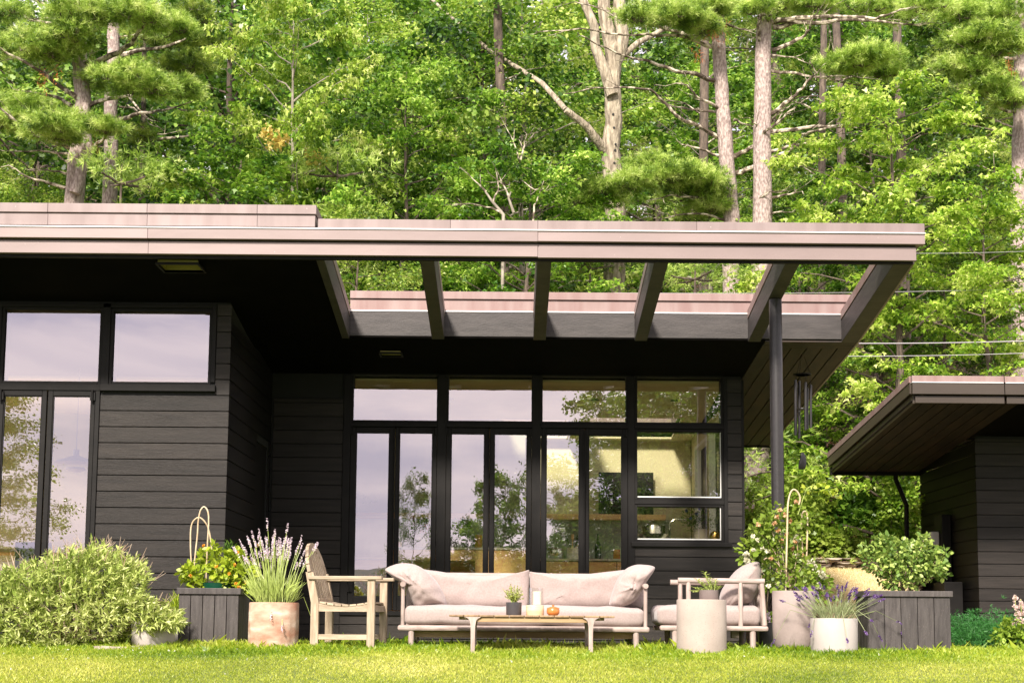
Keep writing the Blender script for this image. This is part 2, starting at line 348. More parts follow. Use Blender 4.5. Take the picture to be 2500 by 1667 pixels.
# ================================================================ main house
PITCHB = .188
def zb(y): return 4.18-.1444*(y-15.5) if y < 18.2 else 3.79-.0852*(y-18.2)
house = empty('house', (0, 20, 0), 'long low black timber house with flat bronze edged roof and glazed doors', 'house')
def strips(x0, x1, z0, z1, holes):
    """rectangles left of x0..x1 x z0..z1 once holes (a,b,c,d) are taken out"""
    xs = sorted({x0, x1}|{min(max(h[i], x0), x1) for h in holes for i in (0, 1)}); out = []
    for a, b in zip(xs, xs[1:]):
        if b-a < 1e-4: continue
        m = (a+b)/2; cur = z0
        for h in sorted([h for h in holes if h[0] < m < h[1]], key=lambda h: h[2]):
            if h[2] > cur: out.append((a, b, cur, min(h[2], z1)))
            cur = max(cur, h[3])
        if cur < z1: out.append((a, b, cur, z1))
    return out
def backing(name, mat, parent, x0, x1, z0, z1, y0, y1, holes=(), axis='x'):
    m = MB()
    for a, b, c, d in strips(x0, x1, z0, z1, holes):
        if axis == 'x': m.box(a, b, y0, y1, c, d)
        else: m.box(y0, y1, a, b, c, d)
    return m.build(name, mat, parent)
def siding(parent, mat, x0, x1, z0, z1, Y, zref, holes=(), axis='x', th=.022, out=-1):
    """single boards; out = side the face looks to (-1: towards smaller Y / X)"""
    k = math.floor((z0-zref)/PITCHB)
    while zref+k*PITCHB < z1-.01:
        a = zref+k*PITCHB; b = a+PITCHB-.011; a = max(a, z0); b = min(b, z1); k += 1
        if b-a < .02: continue
        c = (a+b)/2
        cuts = sorted([(h[0], h[1]) for h in holes if h[2] < c < h[3]]); cur = x0; segs = []
        for h in cuts:
            if h[0] > cur+.02: segs.append((cur, h[0]))
            cur = max(cur, h[1])
        if cur < x1-.02: segs.append((cur, x1))
        for s0, s1 in segs:
            y0, y1 = (Y, Y-out*th)
            if axis == 'x': BX('plank', mat, parent, s0+.002, s1-.002, y0, y1, a, b, bevel=.003)
            else: BX('plank', mat, parent, y0, y1, s0+.002, s1-.002, a, b, bevel=.003)
def frame_mb(x0, x1, z0, z1, Y, w, d, wt=None, wb=None):
    wt = wt or w; wb = wb or w
    return MB().box(x0, x0+w, Y, Y+d, z0, z1).box(x1-w, x1, Y, Y+d, z0, z1).box(x0+w, x1-w, Y, Y+d, z1-wt, z1).box(x0+w, x1-w, Y, Y+d, z0, z0+wb)
def rect(u0, u1, v0, v1, Y):
    um, vm = (u0+u1)/2, (v0+v1)/2
    return (WX(u0, vm, Y), WX(u1, vm, Y), WZ(um, v1, Y), WZ(um, v0, Y))
BEAD = pmat('pale_glazing_bead', (.7,.7,.66), rough=.5, bump=0)
def window(parent, r, Y, fw=.035, bead=False, glass=None):
    x0, x1, z0, z1 = r
    f = frame_mb(x0-fw, x1+fw, z0-fw, z1+fw, Y+.03, fw, .05).build('window', TRIM, parent, bevel=.004)
    BX('pane', glass or GLASS, f, x0+.001, x1-.001, Y+.066, Y+.072, z0+.001, z1-.001)
    if bead:
        BX('bead', BEAD, f, x0+.002, x1-.002, Y+.05, Y+.062, z0+.001, z0+.016)
        BX('bead', BEAD, f, x1-.012, x1-.002, Y+.05, Y+.062, z0+.018, z1-.002)
    return f
def door(parent, x0, x1, z0, z1, g, Y, handle=False):
    m = MB().box(x0, g[0], Y, Y+.05, z0, z1).box(g[1], x1, Y, Y+.05, z0, z1).box(g[0], g[1], Y+.001, Y+.05, g[3], z1).box(g[0], g[1], Y+.001, Y+.05, z0, g[2])
    d = m.build('door', TRIM, parent, bevel=.005)
    fw = .012
    frame_mb(g[0], g[1], g[2], g[3], Y+.012, fw, .03).build('glazing_bead', TRIM, d)
    BX('pane', GLASS, d, g[0]+fw, g[1]-fw, Y+.022, Y+.028, g[2]+fw, g[3]-fw)
    return d
# ---- main facade (Y = 20)
YM = 20.0; XL, XR = -3.3, 3.14
TR = [rect(*q, YM) for q in ((863,1066.5,914.5,1025.5),(1095.7,1298,916,1027),(1325,1528.6,918,1029),(1556,1760,920,1031))]
DG = [rect(*q, YM) for q in ((866,948,1055.5,1456),(972,1054,1056,1456),(1099,1181.5,1058,1457),(1205,1286,1059,1458),(1332.5,1414.5,1060,1459),(1436.5,1518.5,1061,1460))]
DE = [(WX(a, 1256, YM), WX(b, 1256, YM)) for a, b in ((852,961),(962,1065),(1087,1192.5),(1193.5,1297.5),(1319.5,1427.5),(1428.5,1533))]
WR = [rect(1556,1761,1054,1214,YM), rect(1556,1761,1237,1317,YM)]
ZDT, ZDB = WZ(1190, 1044, YM), WZ(1190, 1492, YM)
holes = [t for t in TR]+[(DE[i][0], DE[i+1][1], ZDB, ZDT) for i in (0, 2, 4)]+WR
zrefM = WZ(1790, 1291.7, YM)
wall = backing('wall', DARK, house, XL, XR, -.1, zb(YM)+.1, YM+.02, YM+.2, holes)
# outside trim: posts, rails, sill
xt0, xt1 = DE[0][0]-.10, WX(1776, 1100, YM)
ZTB = min(t[2] for t in TR)-.03
def trim(x0, x1, z0, z1, y=YM-.012): return BX('trim_board', TRIM, wall, x0, x1, y, YM+.0195, z0, z1, bevel=.003)
zt = zb(YM)
posts = [(xt0, DE[0][0]), (DE[1][1], DE[2][0]), (DE[3][1], DE[4][0]), (DE[5][1], WR[0][0]-.036)]
for i, (a, b) in enumerate(posts): trim(a, b, ZDB, zt)
trim(WR[0][1]+.036, xt1, WZ(1700, 1333, YM), zt)
for i, t in enumerate(TR):
    a = posts[i][1]; b = posts[i+1][0] if i < 3 else WR[0][1]+.035
    trim(a+.001, b-.001, t[3]+.036, zt)
    lo = ZDT if i < 3 else WR[0][3]+.036
    trim(a+.001, b-.001, lo+.004, t[2]-.036, y=YM-.02)
    window(wall.parent, t, YM-.03)
trim(WR[0][0]-.035, WR[0][1]+.035, WR[1][3]+.036, WR[0][2]-.036)
zs0, zs1 = WZ(1660, 1334.5, YM), WZ(1660, 1323.5, YM)
BX('window_sill', TRIM, wall, WX(1541, 1328, YM), WX(1786, 1328, YM), YM-.045, YM+.02, zs0, zs1, bevel=.005)
trim(WR[0][0]-.035, WR[0][1]+.035, zs1+.003, WR[1][2]-.036)
for r in WR: window(house, r, YM-.03, bead=True)
for i in range(6):
    d = door(house, DE[i][0]+.003, DE[i][1]-.003, ZDB+.004, ZDT-.004, DG[i], YM-.008)
    if i in (0, 2, 4): MB().tube([(DE[i][1]-.004, YM-.03, ZDB+.03), (DE[i][1]-.004, YM-.03, ZDT-.03)], .012, 6).build('astragal', TRIM, d)
    hx = DE[i][1]-.03 if i % 2 else DE[i][0]+.03
    for z in (ZDT-.06, ZDB+.3): MB().box(hx-.03, hx+.03, YM-.03, YM-.009, z-.05, z+.05).tube([(hx, YM-.035, z-.05), (hx, YM-.035, z+.05)], .012, 6).build('hinge', TRIM, d)
BX('threshold', TRIM, house, xt0, posts[3][1], YM-.03, YM+.05, ZDB-.06, ZDB-.002)
sh = [(WX(1541, 1300, YM), xt1, zs0-.001, 9), (xt0, posts[3][1], ZDB-.061, 9)]
siding(wall, SIDING, XL+.03, xt0-.003, -.05, 3.3, YM, zrefM)
siding(wall, SIDING, xt0-.003, XR, -.05, zb(YM)-.02, YM, zrefM, holes=sh)
# right end wall (outside, facing +x) with its big window openings
RWIN = [(20.5, 21.95, 1.3, 3.2), (22.1, 23.6, 1.3, 3.1)]
endw = backing('wall', DARK, house, YM+.2, 24.3, -.1, zb(24.3), XR-.16, XR-.001, RWIN, axis='y')
for r in RWIN:
    f = MB().box(XR-.2, XR-.1, r[0], r[0]+.05, r[2], r[3]).box(XR-.2, XR-.1, r[1]-.05, r[1], r[2], r[3]).box(XR-.2, XR-.1, r[0]+.05, r[1]-.05, r[2], r[2]+.05).box(XR-.2, XR-.1, r[0]+.05, r[1]-.05, r[3]-.05, r[3]).build('window', BEAD, house)
    BX('pane', GLASS2, f, XR-.14, XR-.134, r[0]+.051, r[1]-.051, r[2]+.051, r[3]-.051)
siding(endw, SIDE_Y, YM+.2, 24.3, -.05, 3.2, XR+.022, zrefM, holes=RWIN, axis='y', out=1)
BX('corner_board', TRIM, wall, XR-.0005, XR+.03, YM-.002, YM+.16, -.05, zb(YM)-.03)
backing('rear_wall', DARK, house, -9, XR-.17, -.1, zb(24.3), 24.2, 24.35)
# ---- left wing (Y = 17)
YW = 17.0
L1 = rect(9.5, 242, 757, 930, YW); L2 = rect(275.5, 509.5, 761, 932, YW)
LG = [(WX(10, 966, YW), WX(103.5, 966, YW)), (WX(130, 966, YW), WX(224, 966, YW))]
zlt = WZ(120, 966, YW); LDT = WZ(120, 952, YW); LDB = .36
LE = [(WX(-4, 960, YW), WX(116, 960, YW)), (WX(117.5, 960, YW), WX(234, 960, YW))]
wing_holes = [L1, L2, (LE[0][0], LE[1][1], LDB, LDT), (-8.3, -7.2, .6, 3.2)]
wing = backing('wall', DARK, house, -9, XL-.02, -.1, zb(YW)+.05, YW+.02, YW+.2, wing_holes)
def wtrim(x0, x1, z0, z1, y=YW-.012): return BX('trim_board', TRIM, wing, x0, x1, y, YW+.0195, z0, z1, bevel=.003)
zwt = zb(YW)-.01
wx0, wx1 = LE[1][1], WX(243, 1000, YW)
wtrim(wx0, wx1, LDB, L1[2]-.10); wtrim(L1[1]+.036, L2[0]-.036, L1[2]-.098, zwt)
wtrim(L2[1]+.036, WX(527, 850, YW), L2[2]-.002, zwt)
wtrim(-6.4, L1[1]+.035, L1[2]-.11, L1[2]-.036, y=YW-.02); wtrim(-6.4, L2[1]+.035, max(L1[3], L2[3])+.036, zwt)
wtrim(-6.4, min(LE[0][0], L1[0]-.036), LDB, zwt-.001, y=YW-.008)
BX('window_sill', TRIM, wing, L1[1]+.04, WX(527, 940, YW), YW-.045, YW+.02, L2[2]-.115, L2[2]-.037, bevel=.005)
for r in (L1, L2): window(house, r, YW-.03)
for i in range(2):
    g = (LG[i][0], LG[i][1], .62, zlt)
    d = door(house, LE[i][0]+.003, LE[i][1]-.003, LDB, LDT-.004, g, YW-.008)
    hx = LE[i][1]-.03 if i else LE[i][0]+.04
    MB().box(hx-.03, hx+.03, YW-.03, YW-.009, LDT-.12, LDT-.03).tube([(hx, YW-.035, LDT-.14), (hx, YW-.035, LDT)], .014, 8).build('hinge', TRIM, d)
zrefL = WZ(430, 1357.7, YW)
siding(wing, SIDING, wx1+.003, XL, -.05, zwt, YW, zrefL, holes=[(L1[1]-.1, WX(527, 850, YW)+.003, L2[2]-.116, 9)])
siding(wing, SIDING, -9, -6.42, -.05, zwt, YW, zrefL, holes=[(-8.35, -7.15, .55, 3.25)])
window(house, (-8.26, -7.24, .64, 3.16), YW-.03)
# side wall of the wing, facing the recess, with the entry door
side = backing('wall', DARK, house, YW+.021, YM+.2, -.1, zb(YW), XL-.16, XL-.022, [(18.98, 19.9, .36, 2.6)], axis='y')
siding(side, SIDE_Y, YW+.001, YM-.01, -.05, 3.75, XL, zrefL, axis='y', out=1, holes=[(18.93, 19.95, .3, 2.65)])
ed = BX('door', TRIM, house, XL-.1, XL-.04, 18.985, 19.895, .365, 2.595, bevel=.006)
BRASS = pmat('polished_brass', (.65,.42,.15), rough=.25, metal=1, bump=0)
MB().lathe([(.001,-.03),(.02,-.025),(.028,0),(.02,.025),(.001,.03)], (XL+.02, 19.07, 1.24), 12).tube([(XL-.04, 19.07, 1.24), (XL+.01, 19.07, 1.24)], .008, 8).build('handle', BRASS, ed, smooth=True)
# ---- roof
roof = BX('roof', DARK, house, -9, 4.3, 18.5, 18.52, 3.95, 4.0)
def slope_mb(m, x0, x1, y0, y1, zlo, th):
    z0, z1 = zlo(y0), zlo(y1)
    return m.hexa([(x0,y0,z0),(x1,y0,z0),(x1,y1,z1),(x0,y1,z1),(x0,y0,z0+th),(x1,y0,z0+th),(x1,y1,z1+th),(x0,y1,z1+th)])
lt1 = (WX(402, 661, 16.05), WX(498, 661, 16.05), 15.72, 16.08)
YS2 = 18.95
xl2 = WX(955, 862, YS2); lt2 = (xl2-.13, xl2+.13, YS2-.12, YS2+.12)
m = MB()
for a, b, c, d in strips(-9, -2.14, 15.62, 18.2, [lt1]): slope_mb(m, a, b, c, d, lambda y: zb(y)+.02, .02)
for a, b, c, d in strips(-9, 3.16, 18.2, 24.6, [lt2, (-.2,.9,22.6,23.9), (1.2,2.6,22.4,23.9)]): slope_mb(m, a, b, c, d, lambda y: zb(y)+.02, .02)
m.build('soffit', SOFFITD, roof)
m = MB()
slope_mb(m, -9, -2.12, 15.62, 18.2, lambda y: zb(y)+.1, .26)
for a, b, c, d in strips(-9, 4.3, 18.62, 24.62, [(-.2,.9,22.6,23.9), (1.2,2.6,22.4,23.9)]): slope_mb(m, a, b, c, d, lambda y: zb(y)+.1, .26)
m.build('roof_deck', CAPM, roof)
for a, a2, b1, b2 in ((-.2,.9,22.6,23.9), (1.2,2.6,22.4,23.9)):
    m = MB(); slope_mb(m, a+.005, a2-.005, b1+.005, b2-.005, lambda y: zb(y)+.3, .01); m.build('added_skylight', GLASS2, roof)  # unseen roof openings, added to let daylight into the kitchen
x = 3.165
while x < 4.3:       # planks under the right hand overhang, running back
    x2 = min(x+.182, 4.325); m = MB(); slope_mb(m, x, x2, 18.52, 24.6, lambda y: zb(y)+.012, .02); m.build('soffit_plank', SOFFIT, roof, bevel=.003); x += .196
for k in range(2):
    m = MB(); slope_mb(m, 3.165, 4.325, 18.22+k*.15, 18.36+k*.15, lambda y: zb(y)+.01, .02); m.build('soffit_plank', SOFFIT, roof, bevel=.003)
# recessed soffit lights (not lit)
OLIVE = pmat('olive_brass_reflector', (.4,.36,.11), rough=.35, metal=.6, bump=0)
BULB = pmat('frosted_bulb', (.75,.7,.6), rough=.3, bump=0)
for q, h in ((lt1, .16), (lt2, .1)):
    a, b, c, d = q; zz = zb((c+d)/2)+.02
    m = MB().box(a, a+.01, c, d, zz, zz+h).box(b-.01, b, c, d, zz, zz+h).box(a+.01, b-.01, c, c+.01, zz, zz+h).box(a+.01, b-.01, d-.01, d, zz, zz+h).box(a, b, c, d, zz+h, zz+h+.01)
    f = m.build('soffit_light', OLIVE, roof)
    cx, cy = (a+b)/2, (c+d)/2
    MB().lathe([(.012, 0), (.035, .02), (.045, .05), (.03, .09), (.015, .11)], (cx, cy, zz+.02), 14).build('bulb', BULB, f, smooth=True)
    frame = MB().box(a-.02, a, c-.02, d+.02, zz-.03, zz-.004).box(b, b+.02, c-.02, d+.02, zz-.03, zz-.004).box(a, b, c-.02, c, zz-.03, zz-.004).box(a, b, d, d+.02, zz-.03, zz-.004)
    frame.build('light_trim', TRIM, f)
# front edge
YF = 15.5
zf = lambda v: WZ(1600, v, YF)
xj = [-9, WX(362, 600, YF), WX(1313, 600, YF), 4.332]
for i in range(3):
    a, b = xj[i], xj[i+1]; s = .004 if i == 2 else 0; e = .0 if i < 2 else .0
    BX('lower_fascia_panel', FASCIA, roof, a+.001, b-.001, YF+.001+s, YF+.06, zf(629)-(s*2), zf(598.5), bevel=.003)
    BX('upper_fascia_panel', FASCIA, roof, a+.001, (b if i < 2 else 4.415)-.001, YF-.05+s, YF+.06, zf(594.5)+s, zf(569.5), bevel=.003)
BX('fascia_gap', DARK, roof, -9, 4.33, YF+.02, YF+.059, zf(598.4), zf(594.6))
BX('front_beam', TRIM, roof, -9, 4.31, YF+.062, YF+.115, zf(636), zf(570))
BX('drip_edge', DRIP, roof, -9, 4.418, YF-.062, YF+.06, zf(569.3), zf(566.3), bevel=.002)
xx = [WX(777, 560, YF)]+[WX(u, 560, YF) for u in (1100, 1313, 1700)]+[4.414]
for a, b in zip(xx, xx[1:]): BX('cap_flashing', CAPM, roof, a+.0008, b-.0008, YF-.045, YF+.3, zf(566.2), WZ((1600), 543.5, YF), bevel=.004)
zq = lambda v: WZ(400, v, YF)
xp = WX(771, 520, YF); xs = [-9]+[WX(u, 510, YF) for u in (120, 362, 630)]+[xp]
for a, b in zip(xs, xs[1:]):
    BX('parapet_panel', CAPM, roof, a+.0008, b-.0008, YF-.03, YF+.25, zq(553), zq(524), bevel=.003)
    BX('parapet_cap', CAPM, roof, a+.0008, b-.0008 if b < xp else b+.012, YF-.05, YF+1.1, zq(523.2), zq(501), bevel=.004)
# rafters with metal caps, over the open bay
for k, (a, w) in enumerate(((-2.14, .09), (-1.015, .155), (.256, .155), (1.524, .155), (2.945, .155), (4.116, .2))):
    m = MB(); slope_mb(m, a, a+w, 15.617, 18.19, lambda y: zb(y), .275); m.build('rafter', BEAM, roof, bevel=.004)
    m = MB(); slope_mb(m, a+.012, a+w-.012, 15.81, 18.19, lambda y: zb(y)+.28, .012); m.build('rafter_seal', DARK, roof)
    m = MB(); slope_mb(m, a-.004, a+w+.004, 15.81, 18.19, lambda y: zb(y)+.293, .11); m.build('rafter_flashing', CURBM if k > 3 else FASCIA, roof, bevel=.003)
zr = lambda v: WZ(1250, v, 18.2)
BX('header_beam', BEAM, roof, -2.14, 4.3, 18.2, 18.32, zr(822), zr(763), bevel=.004)
BX('drip_edge', DRIP, roof, -2.14, 4.3, 18.192, 18.33, zr(762.5), zr(759.5))
edges = [-2.05, -.86, -.4, .9, 1.524, 2.3, 2.945, 3.9, 4.3]
for a, b in ((-2.05, -.94), (-.94, .33), (.33, 1.6), (1.6, 3.02), (3.02, 4.3)):
    BX('curb_flashing', CURBM, roof, a+.002, b-.002, 18.205, 18.5, zr(759.3), zr(732.5), bevel=.003)
    BX('curb_cap', CURBM, roof, a+.0005, b-.0005, 18.18, 18.62, zr(731.8), zr(713.5), bevel=.004)
m = MB(); slope_mb(m, 4.318, 4.34, 15.62, 18.2, lambda y: zb(y)+.0, .35); slope_mb(m, 4.318, 4.34, 18.2, 24.6, lambda y: zb(y), .3)
m.build('rake_fascia', FASCIA, roof)
m = MB(); slope_mb(m, 4.342, 4.4, 15.62, 18.2, lambda y: zb(y)+.2, .13); slope_mb(m, 4.342, 4.4, 18.2, 24.6, lambda y: zb(y)+.17, .13)
m.build('rake_cap', CAPM, roof)
BX('rear_fascia', TRIM, roof, -9, 4.34, 24.6, 24.68, zb(24.66)-.005, zb(24.66)+.3)
bpy.data.objects.remove(roof, do_unlink=True) if False else None
# round post under the fifth rafter
px_ = WX(1895, 900, 16.72)
MB().tube([(px_, 16.72, -.05), (px_, 16.72, zb(16.72)+.0)], .073, 28).build('round_post', POSTM, house, smooth=True)

# ================================================================ house inside
FZ = .38
inside = BX('floor', OAK, house, -9, XR-.17, YM+.2, 24.2, FZ-.12, FZ)
BX('floor', OAK, house, -9, XL-.17, YW+.2, 20.19, FZ-.12, FZ)
BX('inner_wall', INWALL, house, XL, XR-.2, 24.1, 24.19, FZ, zb(24.1)+.02)
BX('inner_wall', INWALL, house, XL-.1, XL-.05, YM+.2, 24.1, FZ, 3.6)
BX('inner_wall', INWALL, house, -9, XL-.11, 22.4, 22.5, FZ, 3.6)
backing('inner_wall', INWALL, house, YM+.2, 24.1, FZ, zb(24.1)+.02, XR-.19, XR-.165, RWIN, axis='y')
m = MB()
for a, b, c, d in strips(-9, XR-.2, YM+.2, 24.19, [(-.2,.9,22.6,23.9), (1.2,2.6,22.4,23.9)]): slope_mb(m, a, b, c, d, lambda y: zb(y)-.03, .03)
m.build('ceiling', INWALL, house)
for x, y in ((2.35, 21.2), (2.1, 23.2), (1.2, 21.2), (-.9, 21.2), (.2, 23.2)):
    MB().lathe([(.055, 0), (.055, .012)], (x, y, zb(y)-.045), 20).build('downlight', DARK, house)
# ================================================================ garage on the right
SOFFIT2 = pmat('dark_brown_soffit_boards', (.008,.005,.004), (.024,.014,.01), rough=.7, scale=2.5, stretch=(3,.5,1), bump=.2, bscale=12, bstretch=(8,1,1), vary=.25, spec=.2)
gar = empty('garage', (9, 24, 0), 'low black timber outbuilding with copper edged roof at the right of the house', 'outbuilding')
XG, YG, YGR = 7.145, 22.6, 25.7
XGR = 5.54
def zg(y): return 3.36-.085*(y-20.3)
zrefG = WZ(2400, 1526, YG)
gw = backing('wall', DARK, gar, XG+.022, 13, -.1, zg(YG)+.05, YG+.022, YG+.2)
siding(gw, SIDING, XG+.002, 13, -.2, zg(YG)-.01, YG, zrefG)
gs = backing('wall', DARK, gar, YG+.2, YGR, -.1, zg(YGR), XG+.022, XG+.2, axis='y')
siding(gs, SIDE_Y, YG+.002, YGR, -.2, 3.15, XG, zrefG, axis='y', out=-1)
gr = MB(); slope_mb(gr, XGR+.08, 13, 20.35, YGR, lambda y: zg(y)+.13, .2); gr = gr.build('roof', CAPM, gar)
x = XGR+.03
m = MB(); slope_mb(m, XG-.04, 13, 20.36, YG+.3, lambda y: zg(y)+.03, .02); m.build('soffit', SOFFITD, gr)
while x < XG-.05:
    x2 = min(x+.18, XG-.045); m = MB(); slope_mb(m, x, x2, 20.36, YGR-.1, lambda y: zg(y)+.03, .02); m.build('soffit_plank', SOFFIT2, gr, bevel=.003); x += .194
zz = lambda v: WZ(2350, v, 20.3)
for a, b in ((XGR+.04, 6.85), (6.852, 13)):
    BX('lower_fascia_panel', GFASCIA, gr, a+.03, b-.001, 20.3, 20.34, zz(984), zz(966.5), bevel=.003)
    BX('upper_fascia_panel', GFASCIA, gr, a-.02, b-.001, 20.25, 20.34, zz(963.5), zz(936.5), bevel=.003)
    BX('drip_edge', DRIP, gr, a-.025, b, 20.24, 20.34, zz(936.2), zz(934))
    BX('cap_flashing', CURBM, gr, a-.02, b-.001, 20.26, 20.5, zz(933.8), zz(918.5), bevel=.003)
m = MB(); slope_mb(m, XGR+.045, XGR+.07, 20.345, YGR-.02, zg, .12); m.build('lower_rake_board', GFASCIA, gr)
m = MB(); slope_mb(m, XGR+.005, XGR+.06, 20.345, YGR, lambda y: zg(y)+.135, .15); m.build('upper_rake_board', GFASCIA, gr)
m = MB(); slope_mb(m, XGR-.005, XGR+.1, 20.34, YGR+.02, lambda y: zg(y)+.29, .09); m.build('rake_cap', CURBM, gr)
BX('rear_gutter', TRIM, gr, XGR+.03, XG+.1, YGR-.09, YGR+.03, zg(YGR)-.02, zg(YGR)+.12)
dp = [W(2187,1142,YGR-.03), W(2187,1170,YGR-.03), W(2213,1232,YGR-.03), W(2214,1330,YGR-.03)]
MB().tube(dp, .04, 10).build('downspout', TRIM, gar, smooth=False)
a0, b0 = W(2228,1256,24.4), W(2275,1256,24.0)
BX('utility_box', TRIM, gar, XG-.16, XG-.01, 23.9, 24.35, .4, WZ(2240, 1256, 24), bevel=.01)
BX('meter_box', pmat('pale_grey_plastic', (.42,.4,.4), rough=.5, bump=0), gar, XG-.3, XG-.17, 24.02, 24.2, WZ(2226, 1330, 24), WZ(2226, 1296, 24), bevel=.02)
BX('air_unit', TRIM, gar, XG-.35, XG-.06, 23.2, 23.8, -.02, WZ(2280, 1420, 23.4), bevel=.01)

# ================================================================ wires
WIRE = pmat('pale_cable_sheath', (.36,.34,.35), rough=.5, bump=0)
for (u0, v0, u1, v1, Y, r, lab) in ((2100,617,2700,603,25.2,.0035,'thin pale cable nearest the end of the front fascia'),
        (1500,715,2700,699,25.4,.004,'pale overhead cable passing behind the open roof bay'),
        (1900,836,2700,824,25,.009,'thick pale overhead cable right of the eave, the brightest'),
        (1900,868,2700,853,25,.006,'grey overhead cable just below the thick pale one')):
    a, b = W(u0, v0, Y), W(u1, v1, Y); n = 14
    pts = [a.lerp(b, i/n)+Vector((0, 0, -.05*4*(i/n)*(1-i/n))) for i in range(n+1)]
    m = MB().tube(pts, r, 6); tag(m.build('overhead_cable', WIRE, None, smooth=True), lab, 'cable', 'overhead cables right of the house')

# ================================================================ foliage generators
def unit(a): return a/np.maximum(np.linalg.norm(a, axis=-1, keepdims=True), 1e-9)
UP = np.array([0, 0, 1.0])
T_KITE = np.array([(0,0,0),(.45,-.3,.06),(1,0,-.08),(.45,.3,.06)])
T_MAPLE = np.array([(0,0,0),(.22,-.52,-.04),(.48,-.17,.04),(1,0,-.12),(.48,.17,.04),(.22,.52,-.04)])
T_LONG = np.array([(0,0,0),(.4,-.13,.03),(1,0,-.16),(.4,.13,.03)])
T_OAK = np.array([(0,0,0),(.3,-.3,.02),(.5,-.2,.03),(.72,-.36,0),(1,0,-.1),(.72,.36,0),(.5,.2,.03),(.3,.3,.02)])
def leaves(P, A, N, S, T):
    A = unit(A); N = unit(N-A*(N*A).sum(-1, keepdims=True)); B = np.cross(A, N)
    v = P[:, None]+(A[:, None]*T[None, :, 0:1]+B[:, None]*T[None, :, 1:2]+N[:, None]*T[None, :, 2:3])*S[:, None, None]
    return v.reshape(-1, 3)
def spray(B, D, L, n, size, T, rng, width=.3, droop=.15, thick=.05, tilt=.45, updir=0.0):
    S = len(B); D = unit(D); LT = unit(np.cross(D, UP))
    t = rng.uniform(.05, 1, (S, n)); s = rng.normal(0, 1, (S, n))*width*(1.05-t*.75)
    P = B[:, None]+(D[:, None]*t[..., None]+LT[:, None]*s[..., None])*L[:, None, None]
    P[..., 2] -= droop*(t**2+s**2*.8)*L[:, None]; P += rng.normal(0, thick, (S, n, 3))
    A = D[:, None]*.6+LT[:, None]*np.sign(s)[..., None]*.7+rng.normal(0, .45, (S, n, 3)); A[..., 2] += updir-.35
    Nn = UP+rng.normal(0, tilt, (S, n, 3))
    sz = size*rng.uniform(.65, 1.2, (S, n))
    return leaves(P.reshape(-1, 3), A.reshape(-1, 3), Nn.reshape(-1, 3), sz.ravel(), T)
def needles(P, D, m, ln, w, rng, spread=.5):
    n = len(P); d = unit(unit(D)[:, None]*.75+rng.normal(0, spread, (n, m, 3)))
    l = ln*rng.uniform(.7, 1.15, (n, m, 1)); sd = unit(np.cross(d, rng.normal(0, 1, (n, m, 3))))*(w/2)
    p = P[:, None]+d*.01; q = p+d*l; q[..., 2] -= .12*l[..., 0]**1
    return np.stack([p-sd, p+sd, q], 2).reshape(-1, 3)
def branches_mesh(mb, limbs):
    for pts, r0, r1, n in limbs:
        m = len(pts); mb.tube(pts, [r0+(r1-r0)*i/(m-1) for i in range(m)], n, jit=.06)
def crooked(a, b, n, amp, sag=0):
    a = Vector(a); b = Vector(b); L = (b-a).length; out = []
    for i in range(n+1):
        t = i/n; p = a.lerp(b, t); k = math.sin(math.pi*t)
        out.append(p+Vector((RND.uniform(-1,1), RND.uniform(-1,1), RND.uniform(-1,1)))*(amp*L*k)+Vector((0, 0, sag*L*k)))
    return out
